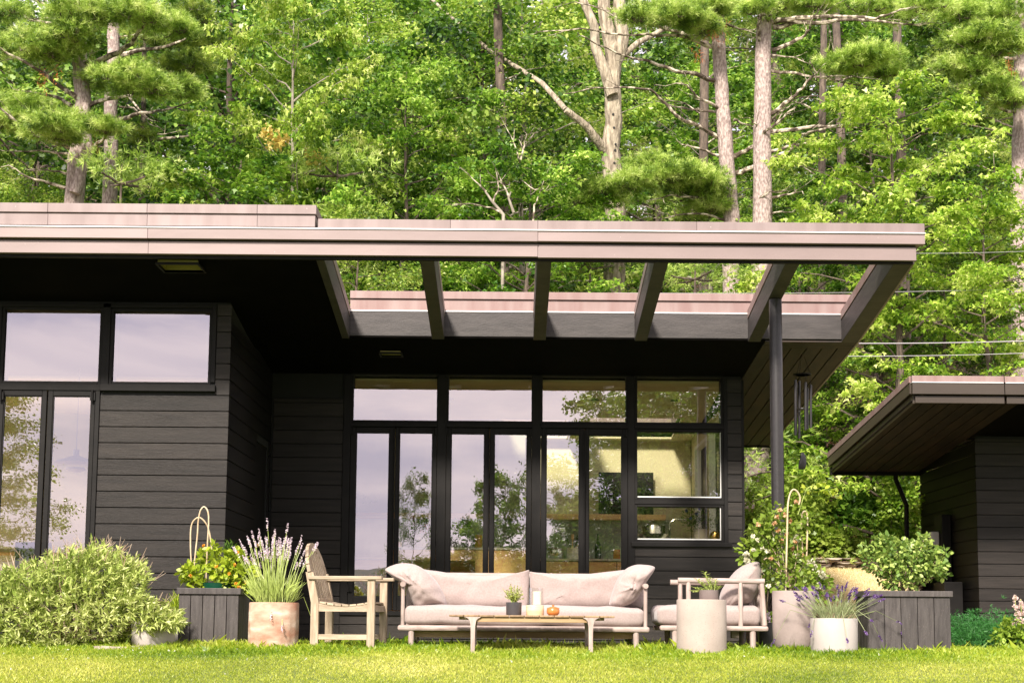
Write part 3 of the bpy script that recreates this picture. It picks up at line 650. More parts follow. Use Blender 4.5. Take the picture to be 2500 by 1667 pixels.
def broad(name, H, R, limbs, per, nl, size, T, leafm, barkm, seed, lo=.08, tr=.13, rise=.28, layer=True, droop=.18, lean=.02):
    """a broadleaf tree: tapered trunk, limbs, layered leaf sprays; returns (empty, trunk, crown)"""
    rng = np.random.default_rng(seed); RND.seed(seed)
    e = empty(name, (0, 0, 0))
    top = Vector((RND.uniform(-1,1)*lean*H, RND.uniform(-1,1)*lean*H, H*.96)); tp = crooked((0,0,-.8), top, 9, .012)
    mb = MB(); mb.tube(tp, [tr*(1.15 if i == 0 else 1-.9*i/9) for i in range(10)], 9, jit=.05)
    Bs, Ds, Ls = [], [], []
    for i in range(limbs):
        f = lo+(1-lo)*((i+RND.random())/limbs); h = f*H*.95
        q = h/(H*.96); k = min(8, int(q*9)); base = tp[k].lerp(tp[k+1], q*9-k)
        az = i*2.4+RND.uniform(-.5, .5)
        prof = (1-((f-.38)/.64)**2)**.5 if abs(f-.38) < .64 else .25
        l = R*max(.22, prof)*RND.uniform(.72, 1.12)
        rs = rise+RND.uniform(-.12, .2)+(.5*(f-.75) if f > .75 else 0)
        tip = base+Vector((math.cos(az)*l, math.sin(az)*l, rs*l))
        lb = crooked(base, tip, 5, .04, sag=.03)
        branches_mesh(mb, [(lb, max(.012, tr*.34*(1-f*.7)), .006, 5)])
        for j in range(per):
            t = RND.uniform(.3, 1) if j else 1; k = min(4, int(t*5)); p = lb[k].lerp(lb[k+1], t*5-k) if t < 1 else lb[5]
            a2 = az+RND.uniform(-1.25, 1.25)*(1.15-t*.5)
            d = Vector((math.cos(a2), math.sin(a2), RND.uniform(-.12, .3)))
            Ls.append(RND.uniform(.55, 1.0)*(.75 if t > .9 else 1)); Bs.append(p); Ds.append(d)
            if j % 3 == 0: mb.tube([p, p+d*Ls[-1]*.8], [.007, .003], 3)
    for j in range(10):
        a2 = j*2.4; Bs.append(tp[8].lerp(tp[9], RND.random())); Ds.append(Vector((math.cos(a2)*.7, math.sin(a2)*.7, RND.uniform(.2, 1)))); Ls.append(RND.uniform(.5,.9))
    B = np.array([tuple(b) for b in Bs]); D = np.array([tuple(d) for d in Ds]); Lx = np.array(Ls)
    V = spray(B, D, Lx, nl, size, T, rng, droop=droop, tilt=.5 if layer else .9, thick=.05 if layer else .11)
    mb.build('trunk', barkm, e, smooth=True)
    finish('crown', np_mesh('crown', V, len(T)), leafm, e)
    return e
def pad_tufts(ells, rng, dens=1.0):
    """tufts on feathery pads; ells: (centre, (rx,ry,rz), n)"""
    Ps, Ds = [], []
    for c, r, n in ells:      # every pad is a fan of short shoots, each shoot a row of needle tufts
        k = max(5, int(n*dens/2.6))
        a = rng.uniform(0, 2*np.pi, k); q = np.sqrt(rng.uniform(0, 1, k))*1.08
        O = np.stack([q*np.cos(a)*r[0], q*np.sin(a)*r[1], (1-q*q)*r[2]*.75+rng.normal(0, .18, k)*r[2]-.25*r[2]], 1)
        D = unit(np.stack([np.cos(a)*(.35+q), np.sin(a)*(.35+q), rng.uniform(.15, .75, k)], 1)+rng.normal(0, .25, (k, 3)))
        L_ = rng.uniform(.18, .45, k)
        t = np.array([.15, .6])
        P = O[:, None]+D[:, None]*(t[None, :, None]*L_[:, None, None]); P[..., 2] += .05*np.maximum(t, 0)**2
        Dd = np.repeat(D[:, None], 2, 1)+np.array([0, 0, .3])
        Ps.append((P+np.array(tuple(c))).reshape(-1, 3)); Ds.append(Dd.reshape(-1, 3))
    return np.concatenate(Ps), np.concatenate(Ds)
def place(tree, x, y, s=1, rz=0, label=None, group=None, sz=None, dz=0, leaf=None, copy=True, bark=None):
    z = ground(x, y)+dz; sc = (s, s, sz or s)
    if copy: t = copy_tree(tree)
    else: t = tree
    t.location = (x, y, z-.1); t.rotation_euler.z = rz; t.scale = sc
    tag(t, label, 'tree' if 'category' not in t.keys() else None, group)
    if bark is not None:
        for c in t.children:
            if c.name.startswith('trunk'):
                c.material_slots[0].link = 'OBJECT'; c.material_slots[0].material = bark
    if leaf is not None:
        for c in t.children:
            if c.name.startswith('crown'):
                c.material_slots[0].link = 'OBJECT'; c.material_slots[0].material = leaf
    return t
def pxs(pts, ox, oy, sc, Y, dy=0):
    n = len(pts)-1
    return [W(ox+u*sc, oy+v*sc, Y+dy*i/max(1, n)) for i, (u, v) in enumerate(pts)]

# ---------------------------------------------------------------- prototypes
mapleA = broad('maple_tree', 10, 3.1, 50, 10, 46, .125, T_MAPLE, LEAF_MAPLE, BARKM, 3)
mapleB = broad('maple_tree', 10, 3.0, 48, 10, 42, .13, T_MAPLE, LEAF_MID, BARKD, 4, rise=.35)
oakC = broad('oak_tree', 10, 3.4, 46, 11, 38, .135, T_OAK, LEAF_MID, BARKD, 5, layer=False, tr=.2, lo=.15)
birchD = broad('birch_tree', 10, 2.5, 50, 10, 44, .10, T_KITE, LEAF_LIGHT, BARKM, 6, layer=False, tr=.1)
# dense dark hemlock like filler pine
def pineproto(name, H, R, whorls, seed, mat, barkm=BARKD, lo=.15, ntuft=120, needle=(13, .15, .016)):
    rng = np.random.default_rng(seed); RND.seed(seed)
    e = empty(name, (0, 0, 0)); mb = MB(); tp = crooked((0,0,-.8), (RND.uniform(-.2,.2), 0, H), 8, .01)
    mb.tube(tp, [.02*H*(1-.9*i/8) for i in range(9)], 9, jit=.05); ells = []
    for i in range(whorls):
        f = lo+(1-lo)*(i+RND.random()*.6)/whorls; n = 4
        for j in range(n):
            az = j*1.57+i*.9+RND.uniform(-.4, .4); l = R*(1-f*.75)*RND.uniform(.6, 1.1); k = min(7, int(f*8)); b = tp[k].lerp(tp[k+1], f*8-k)
            tip = b+Vector((math.cos(az)*l, math.sin(az)*l, .12*l)); lb = crooked(b, tip, 4, .04, -.04)
            branches_mesh(mb, [(lb, .035*(1-f*.5), .01, 5)])
            for t in (.55, .95):
                c = b.lerp(tip, t); ells.append((c+Vector((0,0,.05)), (.42*l*.6+.2, .42*l*.6+.2, .2), ntuft))
    P, D = pad_tufts(ells, rng); V = needles(P, D, needle[0], needle[1], needle[2], rng)
    mb.build('trunk', barkm, e, smooth=True); finish('crown', np_mesh('crown', V, 3), mat, e)
    return e
pineE = pineproto('pine_tree', 11, 3.0, 12, 8, NEEDLE_D, ntuft=75)
youngF = pineproto('young_pine', 4.2, 1.5, 9, 9, NEEDLE, lo=.05, ntuft=34, needle=(13, .1, .010))

# ---------------------------------------------------------------- the wood: rows of trees up the slope
protos = [mapleA, mapleB, oakC, birchD, pineE]
SLOPE = 'broadleaf trees in the thick wood up the slope'
used = set()
def put(p, *a, **k):
    if p.name not in used: used.add(p.name); return place(p, *a, copy=False, **k)
    return place(p, *a, **k)
RW = random.Random(21)
names = {0: 'green maple', 1: 'dark maple', 2: 'oak', 3: 'yellow green birch', 4: 'dark pine'}
rows = [(37, 4.1, 1.15), (45, 4.6, 1.3), (54, 5.6, 1.5), (66, 6.6, 1.7), (80, 8.5, 2.0)]
rowname = ['nearest row of the wood', 'second row of the wood', 'middle of the wooded slope', 'upper part of the wooded slope', 'far top of the wooded slope']
marks = [(-9999, 'far left'), (80, 'behind the left pines'), (380, 'right of the left pines'), (640, 'behind the slender pale maple'), (860, 'above the roof step'),
         (1110, 'well left of the forked tree'), (1340, 'behind the forked tree'), (1600, 'right of the forked tree'), (1740, 'behind the bare pine pair'), (1920, 'right of the bare pines'), (2110, 'above the house roof corner'), (2290, 'above the garage roof'), (2460, 'at the far right edge')]
seen_l = {}
for ri, (Y, sp, s) in enumerate(rows):
    hw = .36*Y+3; x = -hw+RW.uniform(0, 2)
    while x < hw:
        k = RW.choice([0, 1, 1, 2, 2, 3, 4] if ri < 2 else [1, 2, 0, 4])
        u = 1250+x/Y*FPX; mk = [m_[1] for m_ in marks if u >= m_[0]][-1]
        lab = '%s in the %s, %s' % (names[k], rowname[ri], mk)
        seen_l[lab] = seen_l.get(lab, 0)+1
        if seen_l[lab] > 1: lab = '%s, further right' % lab
        put(protos[k], x, Y+RW.uniform(-2, 2), s*RW.uniform(.85, 1.15), RW.uniform(0, 6.28), dz=RW.uniform(-1.2, 0), label=lab, group='trees of the wood behind the house')
        x += sp*RW.uniform(.75, 1.25)
# far wood as one mass
rng = np.random.default_rng(77); n = 26000
X = rng.uniform(-48, 48, n); Y = rng.uniform(92, 104, n); Z = np.array([ground(x, y) for x, y in zip(X[:400], Y[:400])]).mean()+rng.uniform(-2, 15, n)+np.sin(X*.5)*1.2
V = leaves(np.stack([X, Y, Z], 1), rng.normal(0, 1, (n, 3)), rng.normal(0, 1, (n, 3))+UP, rng.uniform(.5, .9, n), T_KITE)
fw = finish('far_wood', np_mesh('far_wood', V, 4), LEAF_DARK); tag(fw, kind='stuff')
# ---------------------------------------------------------------- named trees in front of the wood
def hero(name, label, trunk, limbs, pads, Y, barkm, needle, seed, dens=2.4, limbr=.05, twigs=True, dy=0, nlen=.14, nw=.011, nm=14):
    rng = np.random.default_rng(seed); RND.seed(seed)
    b = trunk[0][0][0]; g = ground(b.x, b.y); e = empty(name, (b.x, b.y, g), label, 'tree')
    mb = MB()
    for pts, r0, r1 in trunk:
        m = len(pts)
        dense = []
        for i in range(m-1):
            for q in range(4): dense.append(pts[i].lerp(pts[i+1], q/4)+Vector((RND.uniform(-1,1), RND.uniform(-1,1), 0))*r1*.08)
        dense.append(pts[-1]); M = len(dense)
        mb.tube(dense, [r0+(r1-r0)*i/(M-1) for i in range(M)], 14, jit=.04)
    mb.build('trunk', barkm, e, smooth=True)
    for pts, r0 in limbs:
        m = MB(); M = len(pts); d2 = []
        for i in range(M-1):
            for q in range(3): d2.append(pts[i].lerp(pts[i+1], q/3)+Vector((RND.uniform(-1,1), RND.uniform(-1,1), RND.uniform(-1,1)))*.018)
        d2.append(pts[-1]); K = len(d2)
        m.tube(d2, [max(.006, r0*(1-.8*i/(K-1))) for i in range(K)], 7, jit=.12)
        if twigs:
            for i in range(K//3, K):
                if RND.random() < .6:
                    dd = (d2[min(i+1, K-1)]-d2[i-1]).normalized(); tw = dd+Vector((RND.uniform(-1,1), RND.uniform(-1,1), RND.uniform(-.7,1)))*.9
                    q = d2[i]+tw*RND.uniform(.15, .45); m.tube([d2[i], d2[i].lerp(q, .5)+Vector((0,0,RND.uniform(-.05,.05))), q], [.009, .006, .003], 4)
        m.build('branch', BARKT, e, smooth=True)
    if pads:
        ells = []
        for (u, v, ru, rv, n) in pads:
            yy = Y+RND.uniform(-.8, .6); c = W(u, v, yy); s = yy/FPX
            for q_ in range(5):
                fx = RND.uniform(-.75, .75) if q_ else 0
                ells.append((c+Vector((fx*ru*s, RND.uniform(-.5,.5)*ru*s, (-.5+RND.uniform(-.5,.45)-.35*fx*fx)*rv*s)), (ru*s*RND.uniform(.35,.66), ru*s*.5, rv*s*RND.uniform(.45,.8)), n*.36))
            m = MB()      # fine shoots under the pad
            root = c+Vector((RND.uniform(-.3,.3), RND.uniform(-.2,.2), -rv*s*.9))
        P, D = pad_tufts(ells, rng, dens)
        V = needles(P, D, nm, nlen, nw, rng); V = V-np.array(tuple(e.location))
        finish('needles', np_mesh('needles', V, 3), needle, e)
        m = MB()
        for c, r, n in ells:
            for k in range(int(3+r[0]*9)):
                a = RND.uniform(0, 6.28); q = RND.random()**.5
                t = Vector((math.cos(a)*r[0]*q, math.sin(a)*r[1]*q, r[2]*(.5-.3*q))); s0 = Vector((t.x*.25, t.y*.25, -r[2]*.3))
                m.tube([c+s0, c+(s0+t)*.5+Vector((0,0,-.04)), c+t], [.011, .008, .004], 4)
        m.build('twigs', BARKD, e, smooth=True)
    return e
K1 = lambda pts, Y=30, dy=0: pxs(pts, 0, 0, .36364, Y, dy)
K2 = lambda pts, Y=30, dy=0: pxs(pts, 800, 0, .36364, Y, dy)
K3 = lambda pts, Y=30, dy=0: pxs(pts, 1650, 0, .36364, Y, dy)
def down(u, v, Y):
    p = W(u, v, Y); p.z = ground(p.x, Y)-.3; return p
YP = 30
hero('white_pine', 'tall white pine with layered bright needle pads at far left behind the roof',
     [([down(172, 700, YP)]+K1([(500,1340),(520,1050),(545,900),(560,680),(540,500),(535,330),(545,100),(550,-150)]), .21, .13),
      (K1([(505,1300),(590,1000),(575,850),(570,700)], YP-.3), .12, .09)],
     [(K1(p, YP, dy), r) for p, r, dy in (
      ([(600,440),(700,400),(800,350),(880,290),(930,220),(1040,110),(1050,20)], .075, -1.2),
      ([(490,990),(400,965),(250,915),(130,840),(0,730),(-150,660)], .06, -1.5),
      ([(570,1020),(640,980),(700,930),(740,870)], .06, -1),
      ([(590,710),(430,600),(320,520),(170,420),(0,330),(-150,280)], .06, -1),
      ([(310,500),(400,430),(480,350),(500,270)], .035, 0),
      ([(600,710),(720,670),(850,650),(960,640),(1090,620)], .05, -1),
      ([(480,710),(380,650),(200,620),(90,600)], .045, .5), ([(460,1030),(250,1015),(50,1015)], .03, 0),
      ([(470,1165),(360,1150),(200,1130)], .03, -.4), ([(460,1270),(320,1230),(190,1190),(60,1110)], .04, -.5),
      ([(510,135),(350,130),(240,130)], .045, -.3), ([(470,170),(230,145),(100,90),(0,50)], .045, .4),
      ([(500,90),(400,65),(280,20),(150,-30)], .05, 0), ([(560,450),(600,400),(620,350)], .04, -.3),
      ([(570,1050),(440,930),(330,860),(200,760)], .03, -.6), ([(480,1120),(380,1030),(290,960)], .025, -.2))],
     [(60,100,85,28,260),(150,100,75,30,260),(190,75,55,22,170),(105,128,80,18,150),(270,195,65,26,260),(350,200,75,24,260),(430,215,55,18,150),(300,175,50,18,130),
      (40,280,60,26,230),(120,305,60,24,220),(200,290,55,24,240),(250,310,45,18,150),(70,255,50,18,130),(20,20,60,22,100),(330,30,80,30,240),(420,55,60,26,200),(200,20,80,22,220),
      (260,25,60,25,160),(-40,240,50,30,90),(150,330,35,12,60)], YP-.6, BARKP, NEEDLE, 31)
hero('white_pine', 'second grey pine trunk just right of the tall layered pine at far left',
     [([down(262, 700, 32)]+K1([(735,1340),(745,1100),(740,800),(765,430),(760,250),(770,0),(775,-150)], 32), .17, .12)],
     [(K1(p, 32, dy), r) for p, r, dy in (([(800,380),(900,345),(1100,315),(1220,280),(1290,220)], .06, -1.5),
      ([(810,800),(950,760),(1100,740),(1300,680)], .05, -1.5), ([(780,540),(900,700),(1000,800),(1100,880)], .03, -1),
      ([(1060,940),(1200,920),(1340,905),(1440,880)], .035, -.5), ([(790,500),(900,450),(1010,480),(1150,480)], .035, -1),
      ([(780,250),(880,240),(1000,200),(1120,190)], .03, 0), ([(800,720),(900,720),(1000,830),(1100,870)], .02, -.6))],
     [(440,160,60,16,150),(500,150,50,14,110),(400,85,70,26,170),(470,30,60,24,150),(350,330,30,12,40),(480,100,45,18,110)], 31, BARKP, NEEDLE_D, 32)
hero('pine_tree', 'tall bare pink barked pine, the left one of the pair above the open bay',
     [([down(1800, 1180, YP), W(1790,900,YP), W(1784,650,YP)]+K3([(375,1490),(355,1250),(330,900),(300,500),(280,110),(265,-150)]), .2, .125)],
     [(p, r) for p, r in ((K3([(400,1165),(520,1120),(640,1070),(760,1010),(830,920),(900,885),(1080,855),(1240,860)], YP, -1.5), .055),
      (K3([(390,1045),(470,1015),(540,970),(600,885),(680,830),(740,770),(810,720)], YP, -1.2), .055),
      (K3([(300,740),(230,690),(130,650),(80,570),(0,560)], YP, -.8), .04), (K3([(270,755),(150,740),(0,715),(-100,690)], YP, .5), .03),
      (K3([(300,1050),(150,1000),(40,975),(0,930)], YP, -.5), .03), (K3([(280,925),(200,870),(100,830),(0,775)], YP, -.5)+K2([(2250,680),(2170,605),(2040,590),(1800,595),(1590,632)], YP-.6, -.9), .05),
      (K3([(270,550),(130,500),(0,480)], YP, -.5)+K2([(2150,410),(2000,380),(1830,310),(1700,240)], YP-.6, -.6), .05),
      (K3([(240,320),(120,265),(0,245)], YP, -.4)+K2([(2150,235),(1980,240),(1700,195),(1420,215)], YP-.5, -.4), .045),
      (K3([(230,270),(100,240),(0,215)], YP, .2)+K2([(2150,165),(1950,120),(1800,50),(1660,15)], YP, .2), .045),
      (K3([(330,165),(430,195),(520,205)], YP, .3), .03), (K3([(310,1190),(200,1180),(60,1160),(-60,1160)], YP, -.8), .03),
      (K3([(330,1480),(200,1440),(60,1440),(-100,1470)], YP, -.8), .03), (K3([(385,800),(450,830),(530,860)], YP, .2), .03),
      (K3([(300,1330),(150,1330),(-40,1310),(-200,1350)], YP, -1), .035))],
     [(1700,415,70,24,300),(1620,425,70,22,240),(1540,440,60,18,180),(1460,462,55,16,130),(1690,470,75,24,260),(1730,510,60,20,200),(1420,480,35,12,60),(1590,395,50,14,110),(1500,490,40,10,50),
      (1590,20,60,24,230),(1660,25,60,30,230),(1700,55,50,18,160),(1740,15,60,28,220),(1560,45,45,14,90)], YP-.5, BARKP, NEEDLE, 33, nlen=.13)
hero('pine_tree', 'tall bare pink barked pine, the right one of the pair above the open bay',
     [([down(1846, 1190, 29.6), W(1850,1080,29.6), W(1857,900,29.6), W(1860,650,29.6)]+K3([(580,1480),(580,900),(583,400),(600,60),(610,-150)], 29.6), .26, .135)],
     [(K3(p, 29.6, dy), r) for p, r, dy in (([(640,340),(760,300),(850,250),(900,200),(910,140),(960,60)], .05, -.8),
      ([(645,150),(760,130),(900,115),(1100,110),(1350,125),(1450,90),(1540,60)], .06, -1.6), ([(650,190),(800,155),(1000,150),(1200,130),(1400,150),(1600,170),(1700,160)], .055, -1),
      ([(630,770),(720,710),(780,660),(850,590),(940,490),(900,420)], .055, -1), ([(640,480),(800,495),(940,515),(1100,510),(1220,520)], .035, -1),
      ([(940,515),(1150,560),(1390,600)], .025, -.3), ([(640,890),(800,865),(1000,845),(1200,840),(1300,830)], .05, -1.4), ([(640,1020),(750,985),(900,960),(1080,935),(1220,955)], .035, -1),
      ([(610,1340),(720,1310),(850,1285)], .035, -.6), ([(600,1455),(660,1425),(780,1425)], .03, -.4), ([(590,340),(560,250),(548,180),(580,100),(550,0)], .045, -.6),
      ([(600,190),(620,130),(680,30),(650,-40)], .05, -.5), ([(570,1450),(560,1330),(640,1290),(720,1290)], .022, -.5), ([(640,370),(780,385),(900,430)], .022, -.6), ([(1010,30),(1030,200),(1060,360)], .02, 0),
      ([(640,820),(680,770),(730,730)], .03, -.4), ([(560,880),(520,820),(480,790)], .03, -.4))],
     [(2060,150,50,18,220),(2120,145,60,20,280),(2170,165,45,16,170),(2040,165,30,10,60),(1900,12,60,16,150),(1990,8,70,20,150),(2110,14,60,14,110),(2200,28,60,14,120),(2270,10,50,14,90),(1835,14,40,18,100)], 29, BARKP, NEEDLE, 34, nlen=.13)
hero('white_pine', 'pine with drooping yellow green boughs at the far right edge',
     [([down(2478, 1100, 31)]+[W(u, v, 31) for u, v in ((2482,900),(2486,600),(2490,400),(2494,200),(2496,0),(2498,-60))], .2, .15)],
     [(K3(p, 31, dy), r) for p, r, dy in (([(2338,150),(2200,100),(2050,75),(1900,90)], .055, -1), ([(2338,500),(2240,480),(2180,420),(2090,320)], .05, -.8), ([(2300,400),(2150,390),(2000,360),(1900,300)], .045, -1),
      ([(2300,760),(2200,740),(2050,640),(1960,580)], .045, -.8), ([(2300,1190),(2180,1170),(2050,1120)], .035, -.6), ([(2310,430),(2250,330),(2290,240),(2338,200)], .035, 0))],
     [(2400,75,70,26,280),(2460,110,50,24,200),(2360,100,50,18,150),(2380,170,60,20,180),(2430,205,60,20,200),(2470,235,50,20,140),(2330,150,40,14,80),(2420,25,70,24,220),(2340,30,60,20,170)], 30.3, BARKP, NEEDLE, 35, nlen=.13)
hero('forked_tree', 'big pale barked tree with forked trunk and woodpecker holes behind the roof',
     [([down(1500, 1000, 31), W(1500,700,31)]+K2([(1930,1480),(1915,1200),(1900,1000),(1920,800),(1910,600),(1920,420),(1900,300),(1860,100),(1850,-150)], 31), .25, .13),
      (K2([(1910,460),(1960,360),(1980,250),(1960,80),(1960,-150)], 31), .16, .13), (K2([(1910,640),(1860,480),(1800,330),(1790,180),(1740,60),(1680,-60)], 30.8), .13, .08),
      (K2([(1890,1050),(1820,960),(1740,850),(1600,740)], 31, -.6), .11, .07), (K2([(1600,740),(1440,560),(1300,470),(1100,350),(900,180),(700,0),(600,-80)], 30.6, 6), .06, .03),
      (K2([(1990,370),(2080,290),(2180,240),(2320,160)], 31, .5), .07, .05)],
     [(K2([(1850,170),(1900,60),(1840,-30)], 31), .06)], [], 31, BARKO, NEEDLE, 36)
# dark holes on the forked trunk are bark pits: small recessed knots
m = MB()
for u, v in ((1497,279),(1499,312),(1503,352),(1502,367),(1486,188),(1500,398),(1462,60),(1463,138)):
    pass
fk = [o for o in SC.objects if o.name.startswith('forked_tree')][0]
m = MB()
for u, v in ((1497,279),(1499,312),(1503,352),(1502,367),(1486,188),(1500,398),(1462,60),(1463,138)):
    p = W(u, v, 30.8); MB().tube([p, p+Vector((0,.09,0))], .026, 8).build('bark_hole', DARK, fk)
# leafy trees standing forward of the rows
def fwd(p, u, vtop, Y, label, R=1.0, leaf=None, rz=0, H=10, bark=BARKD):
    b = W(u, 800, Y); z0 = ground(b.x, Y)-.3; top = WZ(u, vtop, Y); s = (top-z0)/H
    t = put(p, b.x, Y, s*R, rz, label=label, sz=s, leaf=leaf, bark=bark); t.location.z = z0; return t
fwd(mapleA, 703, -60, 29.5, 'slender pale trunked maple with yellow green leaves left of the roof step', R=.62, leaf=LEAF_LIGHT, rz=1, bark=BARKM)
fwd(mapleA, 980, 130, 31, 'bright green maple above the middle of the roof, left of the forked tree', R=.85, rz=2)
fwd(mapleB, 560, 350, 29, 'low spreading maple just above the left part of the roof', R=1.15, leaf=LEAF_MAPLE, rz=3)
fwd(mapleA, 1290, 360, 29.5, 'short leafy maple with pale twigs just below the forked tree', R=1.0, leaf=LEAF_MAPLE, rz=4.4)
fwd(mapleA, 2192, 190, 27.6, 'bright sunlit maple standing right of the roof corner', R=.9, leaf=LEAF_LIGHT, rz=.4)
fwd(mapleA, 2410, 430, 26.8, 'yellow green maple above the garage roof at right edge', R=.95, leaf=LEAF_LIGHT, rz=5)
fwd(mapleA, 2060, 700, 30, 'low bright maple in the gap between house roof and garage', R=1.3, leaf=LEAF_MAPLE, rz=2.2)
fwd(mapleB, 2300, 560, 29.4, 'darker maple behind the sunlit ones, above the garage', R=1.1, leaf=LEAF_MAPLE, rz=1.2)
fwd(mapleA, 1950, 420, 31, 'deep green maple seen right beside the tall pine pair', R=.85, rz=.9)
fwd(oakC, 800, 250, 33.5, 'oak with deep green crown behind the roof step', R=.95, rz=.3)
fwd(oakC, 1180, 40, 34.5, 'broad dark oak crown left of the forked trunk', R=.95, rz=2.3)
fwd(birchD, 860, 500, 26.2, 'large leaved young tree showing in the leftmost open roof bay', R=1.1, rz=.3)
fwd(birchD, 60, 400, 31.5, 'pale green young birch at far left just above the roof', R=1.0, rz=1.3)
fwd(youngF, 285, 395, 28, 'small young pine just above the parapet at left', R=.9, H=4.2)
fwd(youngF, 1700, 640, 27, 'small young pine showing in the open bay below the pines', R=1.2, H=4.2, rz=1)
fwd(youngF, 815, 380, 29, 'small young pine right of the slender maple', R=.9, H=4.2, rz=2)
fwd(youngF, 1440, 620, 30, 'small dark young pine showing in the middle open bay', R=1.1, H=4.2, rz=2, leaf=NEEDLE_D)

for (u0, u1, vt, Y, r, lab) in ((1240, 1215, 60, 33, .13, 'dark slender trunk left of the forked tree'), (1713, 1722, 20, 33, .12, 'dark straight trunk just left of the bare pine pair'),
        (2000, 2012, 40, 32, .09, 'thin dark trunk right of the bare pine pair'), (2068, 2040, 20, 33, .11, 'leaning dark trunk above the roof corner'), (2210, 2190, 80, 32, .12, 'dark trunk behind the sunlit maple'), (345, 352, 200, 33, .07, 'thin grey trunk right of the two left pines')):
    hero('bare_tree', lab, [([down(u0, 700, Y), W((u0+u1)/2, 350, Y), W(u1, vt, Y), W(u1, -120, Y)], r, r*.7)],
         [([W(u0+(u1-u0)*t, 620-t*520, Y), W(u0+s_*40, 590-t*520, Y), W(u0+s_*95, 585-t*530, Y-.4)], .022) for t, s_ in ((.2, 1), (.35, -1), (.5, 1), (.65, -1), (.8, 1))], [], Y, BARKD, None, 50+u0)
hero('dead_shrub', 'pale dead forked branches just above the roof, left of the forked tree', [([down(1225, 700, 28.6)]+K2([(1180,1440),(1110,1360),(1060,1290)], 28.6), .04, .02), (K2([(1250,1430),(1215,1330),(1230,1290)], 28.6), .03, .015)],
     [(K2(p, 28.6), .022) for p in ([(1110,1360),(1150,1260),(1140,1210)], [(1060,1290),(1010,1230),(930,1150)], [(1380,1480),(1385,1380),(1420,1310),(1450,1290)], [(1450,1290),(1390,1270),(1300,1210)], [(1180,1440),(1100,1400),(960,1370),(780,1380)], [(1290,1090),(1270,1000),(1210,880)], [(1290,1080),(1320,980),(1335,900)], [(1215,1330),(1180,1240),(1100,1180)])], [], 28.6, BARKM, None, 71)
# ================================================================ furniture
def cr(pts, per=6, closed=True):      # Catmull-Rom through an outline
    n = len(pts); out = []
    for i in range(n if closed else n-1):
        g = lambda k: Vector(pts[k % n] if closed else pts[min(max(k, 0), n-1)])
        p0, p1, p2, p3 = g(i-1), g(i), g(i+1), g(i+2)
        for j in range(per):
            t = j/per
            out.append(.5*((2*p1)+(-p0+p2)*t+(2*p0-5*p1+4*p2-p3)*t*t+(-p0+3*p1-3*p2+p3)*t*t*t))
    if not closed: out.append(Vector(pts[-1]))
    return out
def puff(name, mat, parent, outline, y, T, rings=16, wr=.008, wscale=6, seed=0, square=2.2, yaw=0, back=1.0, off=None, per=5, cx=None, folds=()):
    """a stuffed cushion from its outline (x,z); T = half thickness"""
    o = cr(outline, per); c = Vector((sum(p[0] for p in o)/len(o), sum(p[1] for p in o)/len(o)))
    if cx: c = Vector(cx)
    n = len(o); v = []; f = []
    rs = [1-(i/rings)**1.35 for i in range(rings)]+[0.0]
    for side in (-1, 1):
        for k, s in enumerate(rs):
            if side == 1 and k == 0: continue
            th = T*(1-s**square)**.5*(1 if side < 0 else back)
            for p in o:
                q = c+(p-c)*s; v.append([q.x, side*th, q.y])
                if s == 0: break
    NF = (len(rs)-1)*n+1
    idx = {}
    for k in range(len(rs)):
        for i in range(n):
            idx[(-1, k, i)] = k*n+(i if k < len(rs)-1 else 0)
            idx[(1, k, i)] = idx[(-1, 0, i)] if k == 0 else NF+(k-1)*n+(i if k < len(rs)-1 else 0)
    for side in (-1, 1):
        for k in range(len(rs)-1):
            for i in range(n):
                j = (i+1) % n
                a, b, c2, d = idx[(side,k,i)], idx[(side,k,j)], idx[(side,k+1,j)], idx[(side,k+1,i)]
                q = (a, b, c2, d) if k < len(rs)-2 else (a, b, c2)
                f.append(q if side < 0 else tuple(reversed(q)))
    out = []
    ca, sa = math.cos(yaw), math.sin(yaw)
    for x, yy, z in v:
        w = noise.noise(Vector((x*wscale+seed, z*wscale*.7, yy*wscale)))*wr+noise.noise(Vector((x*wscale*2.7, z*wscale*2.2+seed, 3)))*wr*.5
        for (fx, fz, dx, dz, wd, dp, ln) in folds:      # sharp creases
            px, pz = x-fx, z-fz; al = px*dx+pz*dz; pe = -px*dz+pz*dx
            if -.02 < al < ln+.05: w += dp*math.exp(-(pe/wd)**2)*max(0, min(1, (ln-al)/ln))
        yy += w*(1 if yy <= 0 else -1)*(0 if yy == 0 else 1)
        dx = x-c.x; out.append((c.x+dx*ca-yy*sa, y+dx*sa+yy*ca, z+w*.2))
    m = MB(); m.v = out; m.f = f
    return m.build(name, mat, parent, smooth=False if False else True, off=off)
